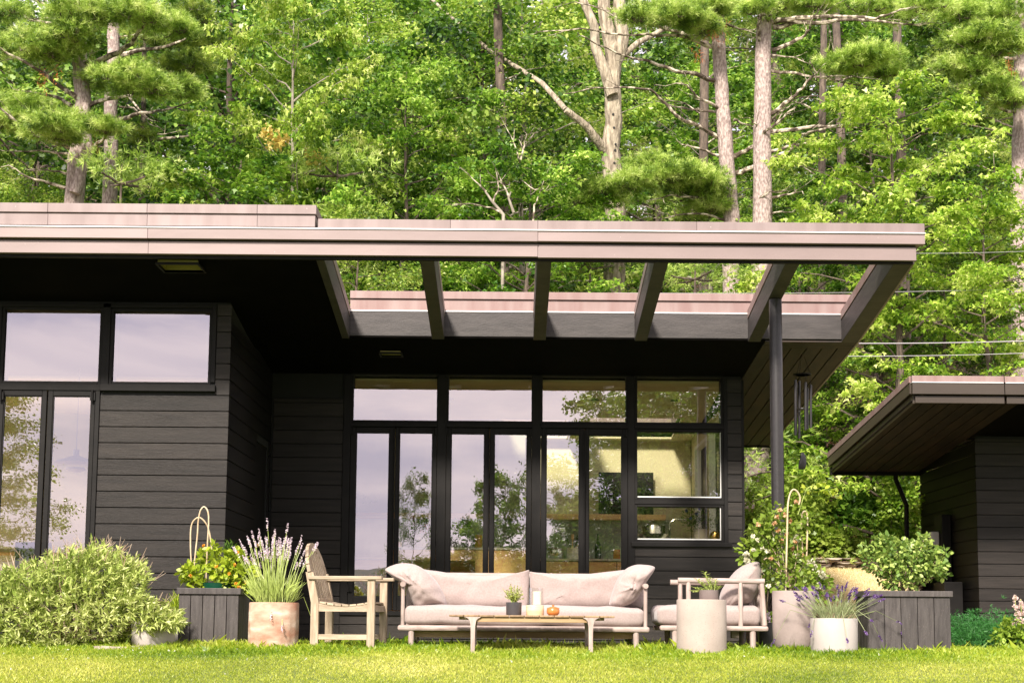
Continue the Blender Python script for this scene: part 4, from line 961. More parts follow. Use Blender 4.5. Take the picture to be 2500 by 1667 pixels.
def rounded(name, mat, parent, x0, x1, y0, y1, z0, z1, r=.05, bulge=.015, wr=.006, seed=0, seg=5):
    """a box cushion with soft edges and a slight crown"""
    import bmesh
    bm = bmesh.new(); bmesh.ops.create_cube(bm, size=1)
    for v in bm.verts: v.co = Vector(((x0+x1)/2+v.co.x*(x1-x0), (y0+y1)/2+v.co.y*(y1-y0), (z0+z1)/2+v.co.z*(z1-z0)))
    bmesh.ops.bevel(bm, geom=bm.edges[:], offset=r, segments=seg, affect='EDGES', profile=.5)
    long = [e for e in bm.edges if e.calc_length() > .12]
    bmesh.ops.subdivide_edges(bm, edges=long, cuts=14, use_grid_fill=True)
    cx, cy, cz = (x0+x1)/2, (y0+y1)/2, (z0+z1)/2
    for v in bm.verts:
        u = (v.co.x-cx)/(x1-x0)*2; w = (v.co.y-cy)/(y1-y0)*2; h = (v.co.z-cz)/(z1-z0)*2
        v.co.z += bulge*max(0, h)*(1-u**4)*(1-w**4); v.co.y += (-1 if w < 0 else 1)*abs(w)*bulge*.5*(1-u**6)*(1-h*h*.8)
        q = noise.noise(Vector((v.co.x*5+seed, v.co.y*5, v.co.z*8))); v.co += Vector((0, q*wr, q*wr))
        q = noise.noise(Vector((v.co.x*2+seed, v.co.y*2, 5))); v.co.z += q*wr*max(0, h)
    off = OFF.get(parent.name, Vector()) if parent else Vector()
    for v in bm.verts: v.co -= off
    me = bpy.data.meshes.new(name); bm.to_mesh(me); bm.free()
    return finish(name, me, mat, parent, smooth=True)
def P3(x, y, Y): return W(930+x*.30187, 1180+y*.30187, Y)
def P4(x, y, Y): return W(1580+x*.2933, 1180+y*.2933, Y)
def P2(x, y, Y): return W(550+x*.2933, 1180+y*.2933, Y)
def P1(x, y, Y): return W(x*.31056, 1180+y*.31056, Y)
def P5(x, y, Y): return W(2000+x*.35714, 1080+y*.35714, Y)
def PT(x, y, Y): return W(850+x*.34014, 1380+y*.34014, Y)
def flat(pts, fn, Y): return [(fn(x, y, Y).x, fn(x, y, Y).z) for x, y in pts]

# ---- teak armchair seen from its side
ch = empty('armchair', (P2(800, 1380, 14.0).x, 14.3, 0), 'weathered teak garden armchair with rounded slatted back, seen side on beside the lavender', 'chair')
OFF[ch.name] = Vector()
def R2(cx, cz): return cx, cz
def cbar(a, b, w, h, name, mat, up=(0,0,1), par=None): return MB().bar(a, b, w, h, up).build(name, mat, par or ch, bevel=.004)
for y in (-.28, .28):
    MB().tube([(0,0,0),(0,0,.1)], .01, 3) if False else None
    a = (-.01, y, 0); m = MB()
    # rear leg and stile in one bent piece
    pts = [(.0, 0), (.0, .45), (-.035, .62), (-.058, .74)]
    for (x0, z0), (x1, z1) in zip(pts, pts[1:]):
        m.hexa([(x0-.037,y-.022,z0),(x0+.037,y-.022,z0),(x0+.037,y+.022,z0),(x0-.037,y+.022,z0),(x1-.037,y-.022,z1),(x1+.037,y-.022,z1),(x1+.037,y+.022,z1),(x1-.037,y+.022,z1)])
    m.build('leg', TEAKV, ch)
    MB().box(.505, .578, y-.022, y+.022, 0, .668).build('leg', TEAKV, ch, bevel=.004)
    MB().box(-.065, .645, y-.045, y+.03, .67, .703).build('arm', TEAKH, ch, bevel=.006)
    m = MB()
    xs = [i/12 for i in range(13)]
    top = lambda t: .445-.03*math.sin(math.pi*min(1, t*1.02))
    for t0, t1 in zip(xs, xs[1:]):
        x0, x1 = .037+t0*.468, .037+t1*.468
        m.hexa([(x0,y-.015,.37),(x1,y-.015,.37),(x1,y+.015,.37),(x0,y+.015,.37),(x0,y-.015,top(t0)),(x1,y-.015,top(t1)),(x1,y+.015,top(t1)),(x0,y+.015,top(t0))])
    m.build('seat_rail', TEAKH, ch)
    MB().box(.037, .505, y-.014, y+.014, .105, .155).build('stretcher', TEAKH, ch, bevel=.003)
MB().box(.24, .285, -.266, .266, .11, .15).build('stretcher', TEAK, ch, bevel=.003)
MB().box(.515, .56, -.262, .262, .37, .43).build('seat_rail', TEAK, ch, bevel=.003)
for i in range(7):
    t = (i+.5)/7; x = .04+t*.51; z = .448-.03*math.sin(math.pi*min(1, t)); a = math.atan(-.03*math.pi/.5*math.cos(math.pi*t))
    MB().bar((x, -.3, z+.008), (x, .3, z+.008), .064, .019, up=(math.sin(a)*-1, 0, math.cos(a))).build('seat_slat', TEAK, ch, bevel=.003)
# arched back: top bow, slats
ap = []
for i in range(13):
    t = math.cos(math.pi*(1-i/12)); yv = t*.28; zv = .74+.255*math.sin(math.pi*i/12); xv = -.058-(zv-.74)*.26
    ap.append((xv, yv, zv))
m = MB()
for p, q in zip(ap, ap[1:]): m.bar(p, q, .07, .032, up=(.2, 0, -1) if False else (1, 0, .2))
m.build('back_bow', TEAK, ch, bevel=.0)
for i in range(7):
    y = -.2+i*.0667; t = y/.28; zt_ = .74+.255*(1-t*t)**.5-.02; xt_ = -.058-(zt_-.74)*.26
    MB().bar((.03, y, .45), (xt_+.003, y, zt_), .02, .036, up=(0, 1, 0)).build('back_slat', TEAK, ch, bevel=.002)
cbar((.02, -.258, .47), (.02, .258, .47), .03, .05, 'back_rail', TEAK)
ch.rotation_euler.z = math.radians(-7); ch.location = (WX(776, 1580, 14.05), 14.33, 0)

# ---- sofa
YS = 14.4
sofa = empty('sofa', (WX(1280, 1580, YS), 14.8, 0), 'long silvered teak sofa with plump beige cushions under the kitchen doors', 'sofa')
def sz(v, Y=YS): return WZ(1280, v, Y)
x0, x1 = P3(133, 1170, YS).x, P3(2175, 1170, YS).x
def railbox(name, par, mat, a, b, y0, y1, z0, z1, r=.02): return BX(name, mat, par, a, b, y0, y1, z0, z1, bevel=r)
railbox('front_rail', sofa, PINKW, x0, x1, YS, YS+.085, sz(1541), sz(1527))
railbox('rear_rail', sofa, PINKW, x0, x1, YS+.83, YS+.9, sz(1541), sz(1527))
for sx in (x0+.005, x1-.09): railbox('side_rail', sofa, PINKW, sx, sx+.08, YS+.087, YS+.828, sz(1541)+.002, sz(1527)-.002)
BX('apron', GOLDW, sofa, P3(270, 1200, YS+.1).x, P3(2040, 1200, YS+.1).x, YS+.1, YS+.13, sz(1556.5, YS+.1), sz(1541.2), bevel=.004)
for i in range(9):
    xx_ = x0+.2+i*(x1-x0-.4)/8; BX('seat_slat', PINKW, sofa, xx_-.04, xx_+.04, YS+.14, YS+.826, sz(1541)+.004, sz(1527)-.02)
lx = [P3(241, 1300, YS).x, P3(2067, 1300, YS).x]
for x in lx:
    for y in (YS+.012, YS+.76):
        MB().tube([(x, y+.03, -.03), (x, y+.03, sz(1541)+.01)], [.026, .03], 12).build('leg', PINKV, sofa, smooth=True)
for x in (P3(174, 1000, YS).x, P3(2143, 1000, YS).x):
    for y in (YS+.05, YS+.8):
        MB().tube([(x, y, sz(1527)-.02), (x, y, sz(1432)+.02)], .019, 12).build('arm_post', PINKV, sofa, smooth=True)
    MB().tube([(x, YS+.0, sz(1427.5)), (x, YS+.93, sz(1427.5)-.0)], .0255, 14).build('arm_rail', PINKW, sofa, smooth=True)
MB().tube([(P3(174,1000,YS).x, YS+.9, sz(1427.5)+.12), (P3(2143,1000,YS).x, YS+.9, sz(1427.5)+.12)], .0255, 14).build('back_rail', PINKW, sofa, smooth=True)
for i in range(8):
    x = P3(174,1000,YS).x+(i+.5)*.3; MB().tube([(x, YS+.87, sz(1527)), (x, YS+.9, sz(1427.5)+.12)], .014, 8).build('back_post', PINKV, sofa, smooth=True)
rounded('seat_cushion', CLOTH, sofa, P3(187, 1060, YS+.03).x, P3(2133, 1060, YS+.03).x, YS+.02, YS+.8, sz(1527)+.002, sz(1481), r=.055, bulge=.014, wr=.016)
YB = YS+.62
puff('back_cushion', CLOTH, sofa, flat([(230,720),(300,690),(400,700),(560,722),(760,742),(960,738),(1100,722),(1170,708),(1197,700),(1200,740),(1197,860),(1196,985),(1150,1004),(900,1010),(600,1010),(330,1010),(220,1000),(205,880)], P3, YB), YB, .11, seed=1, wr=.024, wscale=3.4, square=4,
     folds=[(WX(1152, 1410, YB), WZ(1152,1410,YB), -.5, -.8, .012, -.008, .16), (WX(1290, 1400, YB), WZ(1290,1400,YB), -.3, -.95, .01, .01, .12), (WX(1100, 1475, YB), WZ(1100,1475,YB), .9, -.2, .012, .008, .2)])
puff('back_cushion', CLOTH, sofa, flat([(1203,745),(1204,712),(1240,716),(1400,728),(1600,732),(1780,718),(1950,700),(2060,690),(2110,720),(2125,860),(2115,990),(2050,1005),(1800,1008),(1500,1010),(1280,1010),(1215,998),(1206,870)], P3, YB), YB, .11, seed=9, wr=.024, wscale=3.4, square=4,
     folds=[(WX(1420, 1405, YB), WZ(1420,1405,YB), -.6, -.7, .012, .01, .14), (WX(1370, 1460, YB), WZ(1370,1460,YB), .8, -.5, .014, .01, .25), (WX(1500, 1400, YB), WZ(1500,1400,YB), -.2, -1, .012, -.006, .2)])
YPI = YS+.30
pl = puff('throw_pillow', CLOTH, None, flat([(32,698),(70,672),(130,650),(205,643),(280,655),(345,690),(410,745),(470,820),(510,900),(532,965),(520,990),(440,985),(370,1000),(325,1008),(280,995),(245,955),(215,890),(198,830),(175,795),(120,778),(75,740)], P3, YPI), YPI, .19, seed=4, wr=.03, wscale=7, square=2.4, per=4,
     folds=[(WX(992, 1400, YPI), WZ(992,1400,YPI), .75, -.6, .012, -.02, .26), (WX(1000, 1398, YPI), WZ(1000,1398,YPI), .1, -1, .01, -.018, .2), (WX(1003, 1402, YPI), WZ(1003,1402,YPI), .9, .25, .012, -.014, .12), (WX(1010, 1455, YPI), WZ(1010,1455,YPI), .7, .7, .012, .012, .12), (WX(990, 1412, YPI), WZ(990,1412,YPI), -.9, .3, .01, .012, .14)])
tag(pl, 'crumpled beige pillow folded over the left arm of the sofa', 'pillow', 'loose pillows on the sofa')
pl = puff('throw_pillow', CLOTH, None, flat([(2217,682),(2190,662),(2130,653),(2060,656),(1995,680),(1940,730),(1900,790),(1875,860),(1852,940),(1850,988),(1905,1008),(1975,992),(2050,955),(2095,900),(2118,840),(2160,775),(2200,720)], P3, YPI), YPI, .19, seed=14, wr=.03, wscale=7, square=2.4, per=4,
     folds=[(WX(1536, 1432, YPI), WZ(1536,1432,YPI), -.95, .2, .012, -.02, .2), (WX(1536, 1436, YPI), WZ(1536,1436,YPI), -.9, -.35, .01, -.016, .24), (WX(1545, 1425, YPI), WZ(1545,1425,YPI), .3, 1, .01, .014, .12), (WX(1545, 1440, YPI), WZ(1545,1440,YPI), -.6, -.9, .012, -.014, .18)])
tag(pl, 'crumpled beige pillow propped against the right arm of the sofa', 'pillow', 'loose pillows on the sofa')

# ---- coffee table
YT = 13.55
tb = empty('coffee_table', (WX(1298, 1590, YT), 13.9, 0), 'low weathered teak coffee table with plank top in front of the sofa', 'table')
zt0, zt1 = WZ(1298, 1506.5, YT), WZ(1298, 1501, YT)
tx0, tx1 = PT(722, 360, YT).x, PT(1915, 360, YT).x
nP = 11
for i in range(nP):
    a = tx0+(tx1-tx0)*i/nP; b = tx0+(tx1-tx0)*(i+1)/nP
    BX('plank', TEAKB, tb, a+.003, b-.003, YT, YT+.72, zt1-.018, zt1, bevel=.004)
BX('batten', TEAKH, tb, tx0+.09, tx1-.09, YT+.12, YT+.16, zt1-.045, zt1-.0185, bevel=.003)
BX('batten', TEAKH, tb, tx0+.09, tx1-.09, YT+.56, YT+.60, zt1-.045, zt1-.0185, bevel=.003)
lxs = [PT(895, 450, YT).x, PT(1742, 450, YT).x]; g0 = ground(0, YT)-.03
BX('apron', GOLDW, tb, lxs[0]+.03, lxs[1]-.03, YT+.02, YT+.045, zt1-.065, zt1-.0185, bevel=.004)
BX('apron', GOLDW, tb, lxs[0]+.03, lxs[1]-.03, YT+.67, YT+.695, zt1-.065, zt1-.0185, bevel=.004)
for x in lxs:
    BX('side_apron', GOLDW, tb, x-.012, x+.012, YT+.046, YT+.67, zt1-.065, zt1-.0185, bevel=.003)
    for y in (YT-.002, YT+.68):
        m = MB(); prof = [(0, .0185), (.12, .0185), (.2, .0195), (.25, .021), (.29, .03), (.305, .045), (.318, .075)]
        pp = [(z*(zt1-.019-g0)/.318+g0, w) for z, w in prof]
        for (z0, w0), (z1, w1) in zip(pp, pp[1:]): m.hexa([(x-w0,y,z0),(x+w0,y,z0),(x+w0,y+.042,z0),(x-w0,y+.042,z0),(x-w1,y,z1),(x+w1,y,z1),(x+w1,y+.042,z1),(x-w1,y+.042,z1)])
        m.build('leg', PINKV, tb)
# things on the table
ZT = zt1; yc = YT+.33
def px2m(w, Y): return w/FPX*Y
def lathe_at(name, prof, u, Y, z, mat, parent=None, n=36, smooth=True, v=1500):
    m = MB().lathe(prof, (WX(u, v, Y), Y, z), n); return m.build(name, mat, parent, smooth=smooth)
def pot_prof(rt, rb, h, t=.012, soil=.02): return [(rb*.94, 0), (rb, .008), (rt, h), (rt-t, h), (rt-t-.003, h-soil), (.001, h-soil)]
tp_ = empty('thyme_pot', (WX(1254, 1500, yc), yc, ZT), 'small charcoal pot of sprigged thyme on the coffee table', 'potted plant')
lathe_at('pot', pot_prof(px2m(19.2, yc), px2m(18.6, yc), px2m(31, yc)), 1254.3, yc, ZT+.001, DPOT, tp_)
la = empty('candle_lantern', (WX(1306, 1500, yc), yc, ZT), 'glass hurricane candle holder on a pale turned wood base', 'lantern')
r_ = px2m(21.8, yc); hb = px2m(24, yc)
lathe_at('base', [(r_*.97,0),(r_,.004),(r_,hb-.004),(r_*.97,hb)], 1306, yc, ZT+.001, PALEW, la)
lathe_at('glass', [(r_*.96,0),(r_*.96,px2m(42,yc)),(r_*.96-.004,px2m(42,yc)),(r_*.96-.004,.005),(.001,.005)], 1306, yc, ZT+hb+.002, GLASS3, la)
rc = px2m(10.2, yc); cd = lathe_at('candle', [(rc,0),(rc,px2m(31,yc)),(rc*.8,px2m(31.5,yc)),(rc*.7,px2m(29,yc)),(.001,px2m(28.5,yc))], 1311, yc, ZT+hb+.009, CANDLE, la)
MB().tube([(WX(1311,1500,yc), yc, ZT+hb+px2m(30,yc)), (WX(1311,1500,yc)+.003, yc, ZT+hb+px2m(35,yc))], .0015, 5).build('wick', DARK, cd)
bw = empty('wooden_bowl', (WX(1350, 1500, yc), yc, ZT), 'small orange varnished wooden bowl with knobbed lid', 'bowl')
rb = px2m(15.8, yc)
lathe_at('bowl', [(rb*.6,0),(rb*.72,.004),(rb*.95,.02),(rb,.035),(rb*.97,.055),(rb*.9,.062)], 1350.3, yc, ZT+.001, ORANGEW, bw)
lathe_at('lid', [(rb*.99,.063),(rb*.97,.069),(rb*.6,.077),(rb*.25,.081),(.006,.084),(.006,.088),(.013,.091),(.013,.096),(.004,.1),(.001,.1)], 1350.3, yc, ZT+.001, ORANGEW, bw)

# ---- lounge chair, facing left
YC = 14.35
lc = empty('lounge_chair', (WX(1740, 1580, YC), 14.7, 0), 'low silvered teak lounge chair with beige cushions beside the concrete stool', 'chair')
zc = lambda v: WZ(1740, v, YC)
cx0, cx1 = P4(107, 1200, YC).x, P4(1013, 1200, YC).x
for y in (YC, YC+.7): railbox('side_rail', lc, PINKW, cx0, cx1, y, y+.075, zc(1539.5), zc(1526.5))
for x in (cx0+.03, cx1-.15): railbox('cross_rail', lc, PINKW, x, x+.07, YC+.077, YC+.698, zc(1539.5)+.002, zc(1526.5)-.002, r=.012)
for i in range(6): BX('seat_slat', PINKW, lc, cx0+.13+i*.13, cx0+.2+i*.13, YC+.077, YC+.698, zc(1539)+.01, zc(1527)-.012)
for x in (P4(236, 1300, YC).x, P4(886, 1300, YC).x):
    for y in (YC+.04, YC+.73): MB().tube([(x, y, -.03), (x, y, zc(1539)+.005)], [.027, .031], 12).build('leg', PINKV, lc, smooth=True)
for y in (YC+.035, YC+.735):
    for x in (P4(347, 900, YC).x, P4(781, 900, YC).x): MB().tube([(x, y, zc(1527)-.01), (x, y, zc(1417))], .0235, 12).build('arm_post', PINKV, lc, smooth=True)
    MB().tube([(P4(260, 808, YC).x, y, zc(1416.5)), (P4(980, 808, YC).x, y, zc(1416.5)-.003)], .0275, 14).build('arm_rail', PINKW, lc, smooth=True)
    a, b = P4(958, 830, YC), P4(985, 1180, YC); MB().tube([(b.x, y, b.z), (a.x, y, a.z)], .024, 12).build('back_post', PINKV, lc, smooth=True)
a = P4(960, 808, YC); MB().tube([(a.x, YC+.03, a.z), (a.x, YC+.74, a.z)], .024, 12).build('back_rail', PINKW, lc, smooth=True)
for i in range(4):
    b = P4(985, 1180, YC); MB().tube([(b.x, YC+.17+i*.14, b.z), (a.x, YC+.17+i*.14, a.z)], .014, 8).build('back_spindle', PINKV, lc, smooth=True)
rounded('seat_cushion', CLOTH, lc, P4(88, 1100, YC).x, P4(955, 1100, YC).x, YC+.03, YC+.74, zc(1526.5)+.002, zc(1478), r=.06, bulge=.014, seed=5, wr=.016)
pl = puff('back_pillow', CLOTH, None, flat([(928,650),(948,690),(948,790),(928,880),(885,965),(840,1000),(770,1006),(700,1030),(660,1036),(625,1012),(608,955),(625,890),(660,830),(705,765),(765,705),(845,662)], P4, YC+.3), YC+.34, .2, seed=24, wr=.018, wscale=6, square=2.6, per=4,
     folds=[(P4(920,700,YC).x, P4(920,700,YC).z, -.6, -.8, .014, -.012, .25), (P4(700,1020,YC).x, P4(700,1020,YC).z, .5, .8, .012, .01, .2)])
tag(pl, 'beige back pillow leaning in the low lounge chair', 'pillow')
BX('fixing_block', PINKW, lc, P4(730,1240,YC).x, P4(790,1240,YC).x, YC+.2, YC+.3, zc(1557), zc(1540), bevel=.005)

# ---- concrete stool with succulent pot
YN = 13.75
st = MB(); rr = px2m(60.5, YN); gz = ground(1.9, YN)-.04; hz = WZ(1715, 1462, YN)-gz
st.lathe([(rr*.99,0),(rr*1.005,.02),(rr,hz-.012),(rr*.985,hz-.002),(.001,hz)], (WX(1716, 1500, YN), YN+.1, gz), 56)
st = st.build('concrete_stool', CONC, None, smooth=True); tag(st, 'round speckled concrete stool used as a side table', 'side table')
sp = empty('succulent_pot', (WX(1734, 1462, YN), YN+.1, gz+hz), 'low brown grey pot of fleshy sprigs standing on the concrete stool', 'potted plant')
r_ = px2m(23.5, YN); MB().lathe(pot_prof(r_, r_, px2m(22.5, YN)), (WX(1734,1462,YN), YN+.1, gz+hz+.001), 32).build('pot', BROWNP, sp, smooth=True)

# ---- wind chime
wc0 = W(1952, 853, 18.9); YW_ = 18.9; wc0.z = zb(YW_)
chime = empty('wind_chime', (wc0.x, YW_, wc0.z), 'black tubular wind chime hanging under the right eave by the post', 'wind chime')
PC = lambda x, y: W(1900+x*.2296, 880+y*.2296, YW_)
c0 = PC(255, 150)
m = MB().tube([(c0.x, YW_, wc0.z+.012), (c0.x, YW_, c0.z+.32)], .006, 5).build('cord', TRIM, chime)
for k in range(3):
    a = k*2.1; MB().tube([(c0.x, YW_, c0.z+.32), (c0.x+.11*math.cos(a), YW_+.11*math.sin(a), c0.z)], .0025, 4).build('suspension_cord', TRIM, chime)
MB().lathe([(.10, -.006), (.118, -.006), (.118, .006), (.10, .006), (.10, -.006)], tuple(c0), 28).build('ring', TRIM, chime)
for k, (x, yt, yb, dy) in enumerate(((173,215,800,-.06),(197,230,765,.05),(238,205,820,.09),(275,243,750,-.09),(318,288,722,.05),(341,262,720,-.03))):
    p, q = PC(x, yt), PC(x, yb); MB().tube([(p.x, YW_+dy, p.z), (q.x, YW_+dy, q.z)], .0165, 12).build('chime_tube', POSTM, chime, smooth=True)
    MB().tube([(p.x, YW_+dy, p.z), (p.x+(c0.x-p.x)*.1, YW_+dy, c0.z)], .002, 4).build('tube_cord', TRIM, chime)
d = PC(255, 515); MB().lathe([(.045,-.012),(.05,0),(.045,.012)], tuple(d), 18).build('clapper', BRASS if False else POSTM, chime, smooth=True)
s0, s1 = PC(255, 820), PC(255, 970); MB().tube([(s0.x, YW_, d.z), (s1.x, YW_, s1.z)], .002, 4).build('clapper_cord', TRIM, chime)
puff('sail', POSTM, chime, flat([(248,975),(275,985),(296,1040),(298,1110),(280,1150),(240,1158),(215,1140),(216,1090),(232,1040),(236,990)], lambda x, y, Y: PC(x, y), 0), YW_, .02, wr=0, rings=6)

# ================================================================ planters and pots
def plank_box(e, x0, x1, y0, y1, z0, z1, n, nd, rim, mat=BOXW, th=.022):
    rz = rim
    for i in range(n):
        a = x0+(x1-x0)*i/n; b = x0+(x1-x0)*(i+1)/n
        BX('board', mat, e, a+.003, b-.003, y0, y0+th, z0, z1-rz, bevel=.003)
        BX('board', mat, e, a+.003, b-.003, y1-th, y1, z0, z1-rz, bevel=.003)
    for i in range(nd):
        a = y0+th+(y1-y0-2*th)*i/nd; b = y0+th+(y1-y0-2*th)*(i+1)/nd
        for xa, xb in ((x0, x0+th), (x1-th, x1)): BX('board', mat, e, xa, xb, a+.003, b-.003, z0, z1-rz, bevel=.003)
    w = .05
    for a, b, c, d in ((x0-.02, x1+.02, y0-.02, y0+w), (x0-.02, x1+.02, y1-w, y1+.02), (x0-.02, x0+w, y0+w+.001, y1-w-.001), (x1-w, x1+.02, y0+w+.001, y1-w-.001)):
        BX('rim', TRIM if False else mat, e, a, b, c, d, z1-rz+.001, z1, bevel=.004)
    BX('inner_box', DARK, e, x0+th+.002, x1-th-.002, y0+th+.002, y1-th-.002, z0, z1-rz-.06)
    BX('soil', SOIL, e, x0+th+.003, x1-th-.003, y0+th+.003, y1-th-.003, z1-rz-.06, z1-rz-.03)
Yp = 14.6
pa = empty('planter_box', (P1(1640, 1290, Yp).x, Yp, 0), 'square black board planter of orange lantana with bamboo hoops, at left', 'planter')
plank_box(pa, P1(1402, 1000, Yp).x, P1(1875, 1000, Yp).x, Yp, Yp+.66, -.03, WZ(510, 1434.7, Yp), 5, 5, .062)
Yq = 14.1
pb = empty('planter_box', (P5(600, 1390, Yq).x, Yq, 0), 'large black board planter holding a rose bush, in front of the garage', 'planter')
plank_box(pb, P5(334, 1200, Yq).x, P5(900, 1200, Yq).x, Yq, Yq+.5, -.03, WZ(2200, 1441.5, Yq), 5, 4, .056)
YV = 14.1
tc_ = empty('terracotta_planter', (WX(669, 1580, YV), YV, 0), 'round pale weathered terracotta pot of tall pale lavender beside the teak chair', 'potted plant')
h = WZ(669, 1470, YV)+.03; R0 = px2m(60, YV)
m = MB(); nseg = 64; prof = [(R0*.9, 0), (R0*.965, .02), (R0*.985, .05), (R0, h*.5), (R0*1.0, h-.01), (R0*.985, h), (R0*.9, h), (R0*.89, h-.04), (.001, h-.04)]
m.lathe(prof, (WX(669,1500,YV), YV, -.03), nseg)
m.v = [(x+(.004*math.cos(16*math.atan2(y-YV, x-WX(669,1500,YV))) if z < h-.1 else 0)*(1 if abs(x-WX(669,1500,YV)) > .01 else 0), y, z) for x, y, z in m.v]
m.build('pot', TERRA, tc_, smooth=True)
YZ = 14.35
tall = empty('tall_planter', (WX(1938, 1580, YZ), YZ, 0), 'tall pink grey concrete planter with rounded foot and climbing honeysuckle', 'potted plant')
h = WZ(1938, 1442, YZ)+.02; R0 = px2m(51.5, YZ)
prof = [(R0*.35, 0), (R0*.6, .012), (R0*.8, .05), (R0*.93, .11), (R0*.985, .18), (R0, .25), (R0, h-.008), (R0*.985, h), (R0*.9, h), (R0*.89, h-.05), (.001, h-.05)]
MB().lathe(prof, (WX(1938,1500,YZ), YZ, -.02), 56).build('pot', PINKC, tall, smooth=True)
YX = 13.85
wp = empty('white_planter', (WX(2041, 1580, YX), YX, 0), 'low round white pot of dark purple lavender beside the tall planter', 'potted plant')
h = WZ(2041, 1508.5, YX)+.03; R0 = px2m(57.5, YX)
MB().lathe([(R0*.9,0),(R0*.965,.03),(R0*.985,.1),(R0,h-.006),(R0*.99,h),(R0*.93,h),(R0*.92,h-.03),(.001,h-.03)], (WX(2041,1500,YX), YX+.1, -.03), 56).build('pot', WHITEP, wp, smooth=True)
YD = 15.15
dk = empty('dark_planter', (WX(1869, 1580, YD), YD, 0), 'dark grey pot with a hooped climber tucked behind the lounge chair', 'potted plant')
MB().lathe(pot_prof(px2m(21, YD), px2m(17, YD), WZ(1869, 1519, YD)+.02), (WX(1869,1500,YD), YD, -.02), 32).build('pot', DPOT, dk, smooth=True)
w1 = empty('white_bowl_planter', (WX(376, 1580, 14.0), 14.0, 0), 'white rounded pot half hidden behind the willow shrub', 'potted plant')
MB().lathe([(.15,0),(.19,.04),(.205,.15),(.2,.27),(.185,.285),(.17,.28),(.165,.25),(.001,.25)], (WX(376,1500,14.0), 14.0, -.02), 40).build('pot', WHITEP, w1, smooth=True)
w2 = empty('white_bowl_planter', (WX(447, 1580, 15.4), 15.4, 0), 'white pot of grass peeping out left of the black planter', 'potted plant')
MB().lathe([(.15,0),(.17,.04),(.18,.15),(.18,.24),(.19,.25),(.19,.265),(.175,.265),(.165,.24),(.001,.24)], (WX(447,1500,15.4), 15.4, -.02), 40).build('pot', WHITEP, w2, smooth=True)
def hoop(pts, fn, Y, r, label, dy=0):
    p = [fn(x, y, Y) for x, y in pts]; q = cr([tuple(a) for a in p], 6, closed=False); n = len(q)
    for i, a in enumerate(q): a.y += dy*i/n
    return tag(MB().tube(q, r, 8, jit=.05).build('bamboo_hoop', BAMBOO, None, smooth=True), label, 'plant hoop', 'bent cane plant hoops')
hoop([(1515,900),(1522,700),(1535,560),(1552,400),(1558,300),(1575,215),(1602,183),(1628,205),(1640,260),(1638,360),(1630,500),(1615,900)], P1, Yp+.25, .0075, 'taller of two crossed cane hoops in the lantana planter')
hoop([(1500,900),(1505,680),(1498,500),(1500,360),(1520,295),(1565,266),(1610,300),(1640,360),(1658,460),(1672,600),(1695,900)], P1, Yp+.4, .0075, 'shorter of two crossed cane hoops in the lantana planter')
hoop([(1155,900),(1158,700),(1165,400),(1170,200),(1185,100),(1212,52),(1245,62),(1268,100),(1272,140),(1262,175)], P4, YZ-.04, .0085, 'tallest bamboo hoop in the honeysuckle planter')
hoop([(1310,900),(1302,700),(1290,500),(1283,340),(1288,260),(1308,230),(1330,255),(1335,360),(1328,560),(1320,900)], P4, YZ+.1, .008, 'narrow shorter bamboo hoop in the honeysuckle planter')
hoop([(985,1200),(1000,960),(1015,800),(1025,680),(1010,630),(985,622),(962,660),(952,780),(950,1000),(955,1200)], P4, YD-.02, .006, 'small cane hoop in the dark pot behind the lounge chair')

# boulder, stone wall
def rock(name, mat, parent, c, r, seed, sub=3, rough=.25):
    import bmesh
    bm = bmesh.new(); bmesh.ops.create_icosphere(bm, subdivisions=sub, radius=1)
    off = OFF.get(parent.name, Vector()) if parent else Vector()
    for v in bm.verts:
        d = 1+rough*noise.noise(v.co*1.3+Vector((seed, 0, 0)))+rough*.4*noise.noise(v.co*3.5+Vector((seed, 0, 0)))
        p = Vector((max(-.8, min(.8, v.co.x)), max(-.8, min(.8, v.co.y)), max(-.7, min(.7, v.co.z))))*d
        v.co = Vector((c[0]+p.x*r[0], c[1]+p.y*r[1], c[2]+p.z*r[2]))-off
    me = bpy.data.meshes.new(name); bm.to_mesh(me); bm.free(); return finish(name, me, mat, parent, smooth=sub > 2)
ROCK = pmat('tan_grey_stone', (.2,.16,.12), (.42,.35,.28), rough=.9, scale=5, bump=.7, bscale=18, vary=.25, bdist=.03)
tag(rock('boulder', ROCK, None, (WX(292, 1590, 13.6), 13.75, -.06), (.40, .24, .13), 3, rough=.5), 'flat tan boulder at the edge of the lawn under the willow shrub', 'rock')
sw = empty('stone_wall', (5.6, 26, 1.0), 'low dry laid wall of flat ledge stones along the top of the bank', 'stone wall')
RS = random.Random(4)
x = 4.5
for row, (zr_, hh, dep) in enumerate(((1.06, .11, .0), (1.22, .06, .04), (1.30, .05, .02), (1.37, .045, .05), (1.43, .04, .0))):
    x = 4.6-RS.uniform(0, .3)
    while x < 7.2:
        w = RS.uniform(.22, .6) if row else RS.uniform(.25, .45)
        o = rock('stone', ROCK, sw, (x+w/2, 26.0+RS.uniform(-.05,.05)+dep, zr_+RS.uniform(-.01,.012)), (w*.64, .3, hh*.78), RS.uniform(0, 99), sub=2, rough=.35)
        x += w+.01
tag(rock('white_stone', pmat('pale_stone', (.5,.46,.4), rough=.85), None, (WX(2010, 1410, 25.5), 25.5, 1.1), (.2,.15,.13), 8), 'rounded pale stone at the foot of the dry laid wall', 'rock')
tag(rock('tan_stone', ROCK, None, (WX(2038, 1408, 25.4), 25.4, 1.08), (.2,.15,.12), 12), 'rounded tan stone right of the pale one below the wall', 'rock')

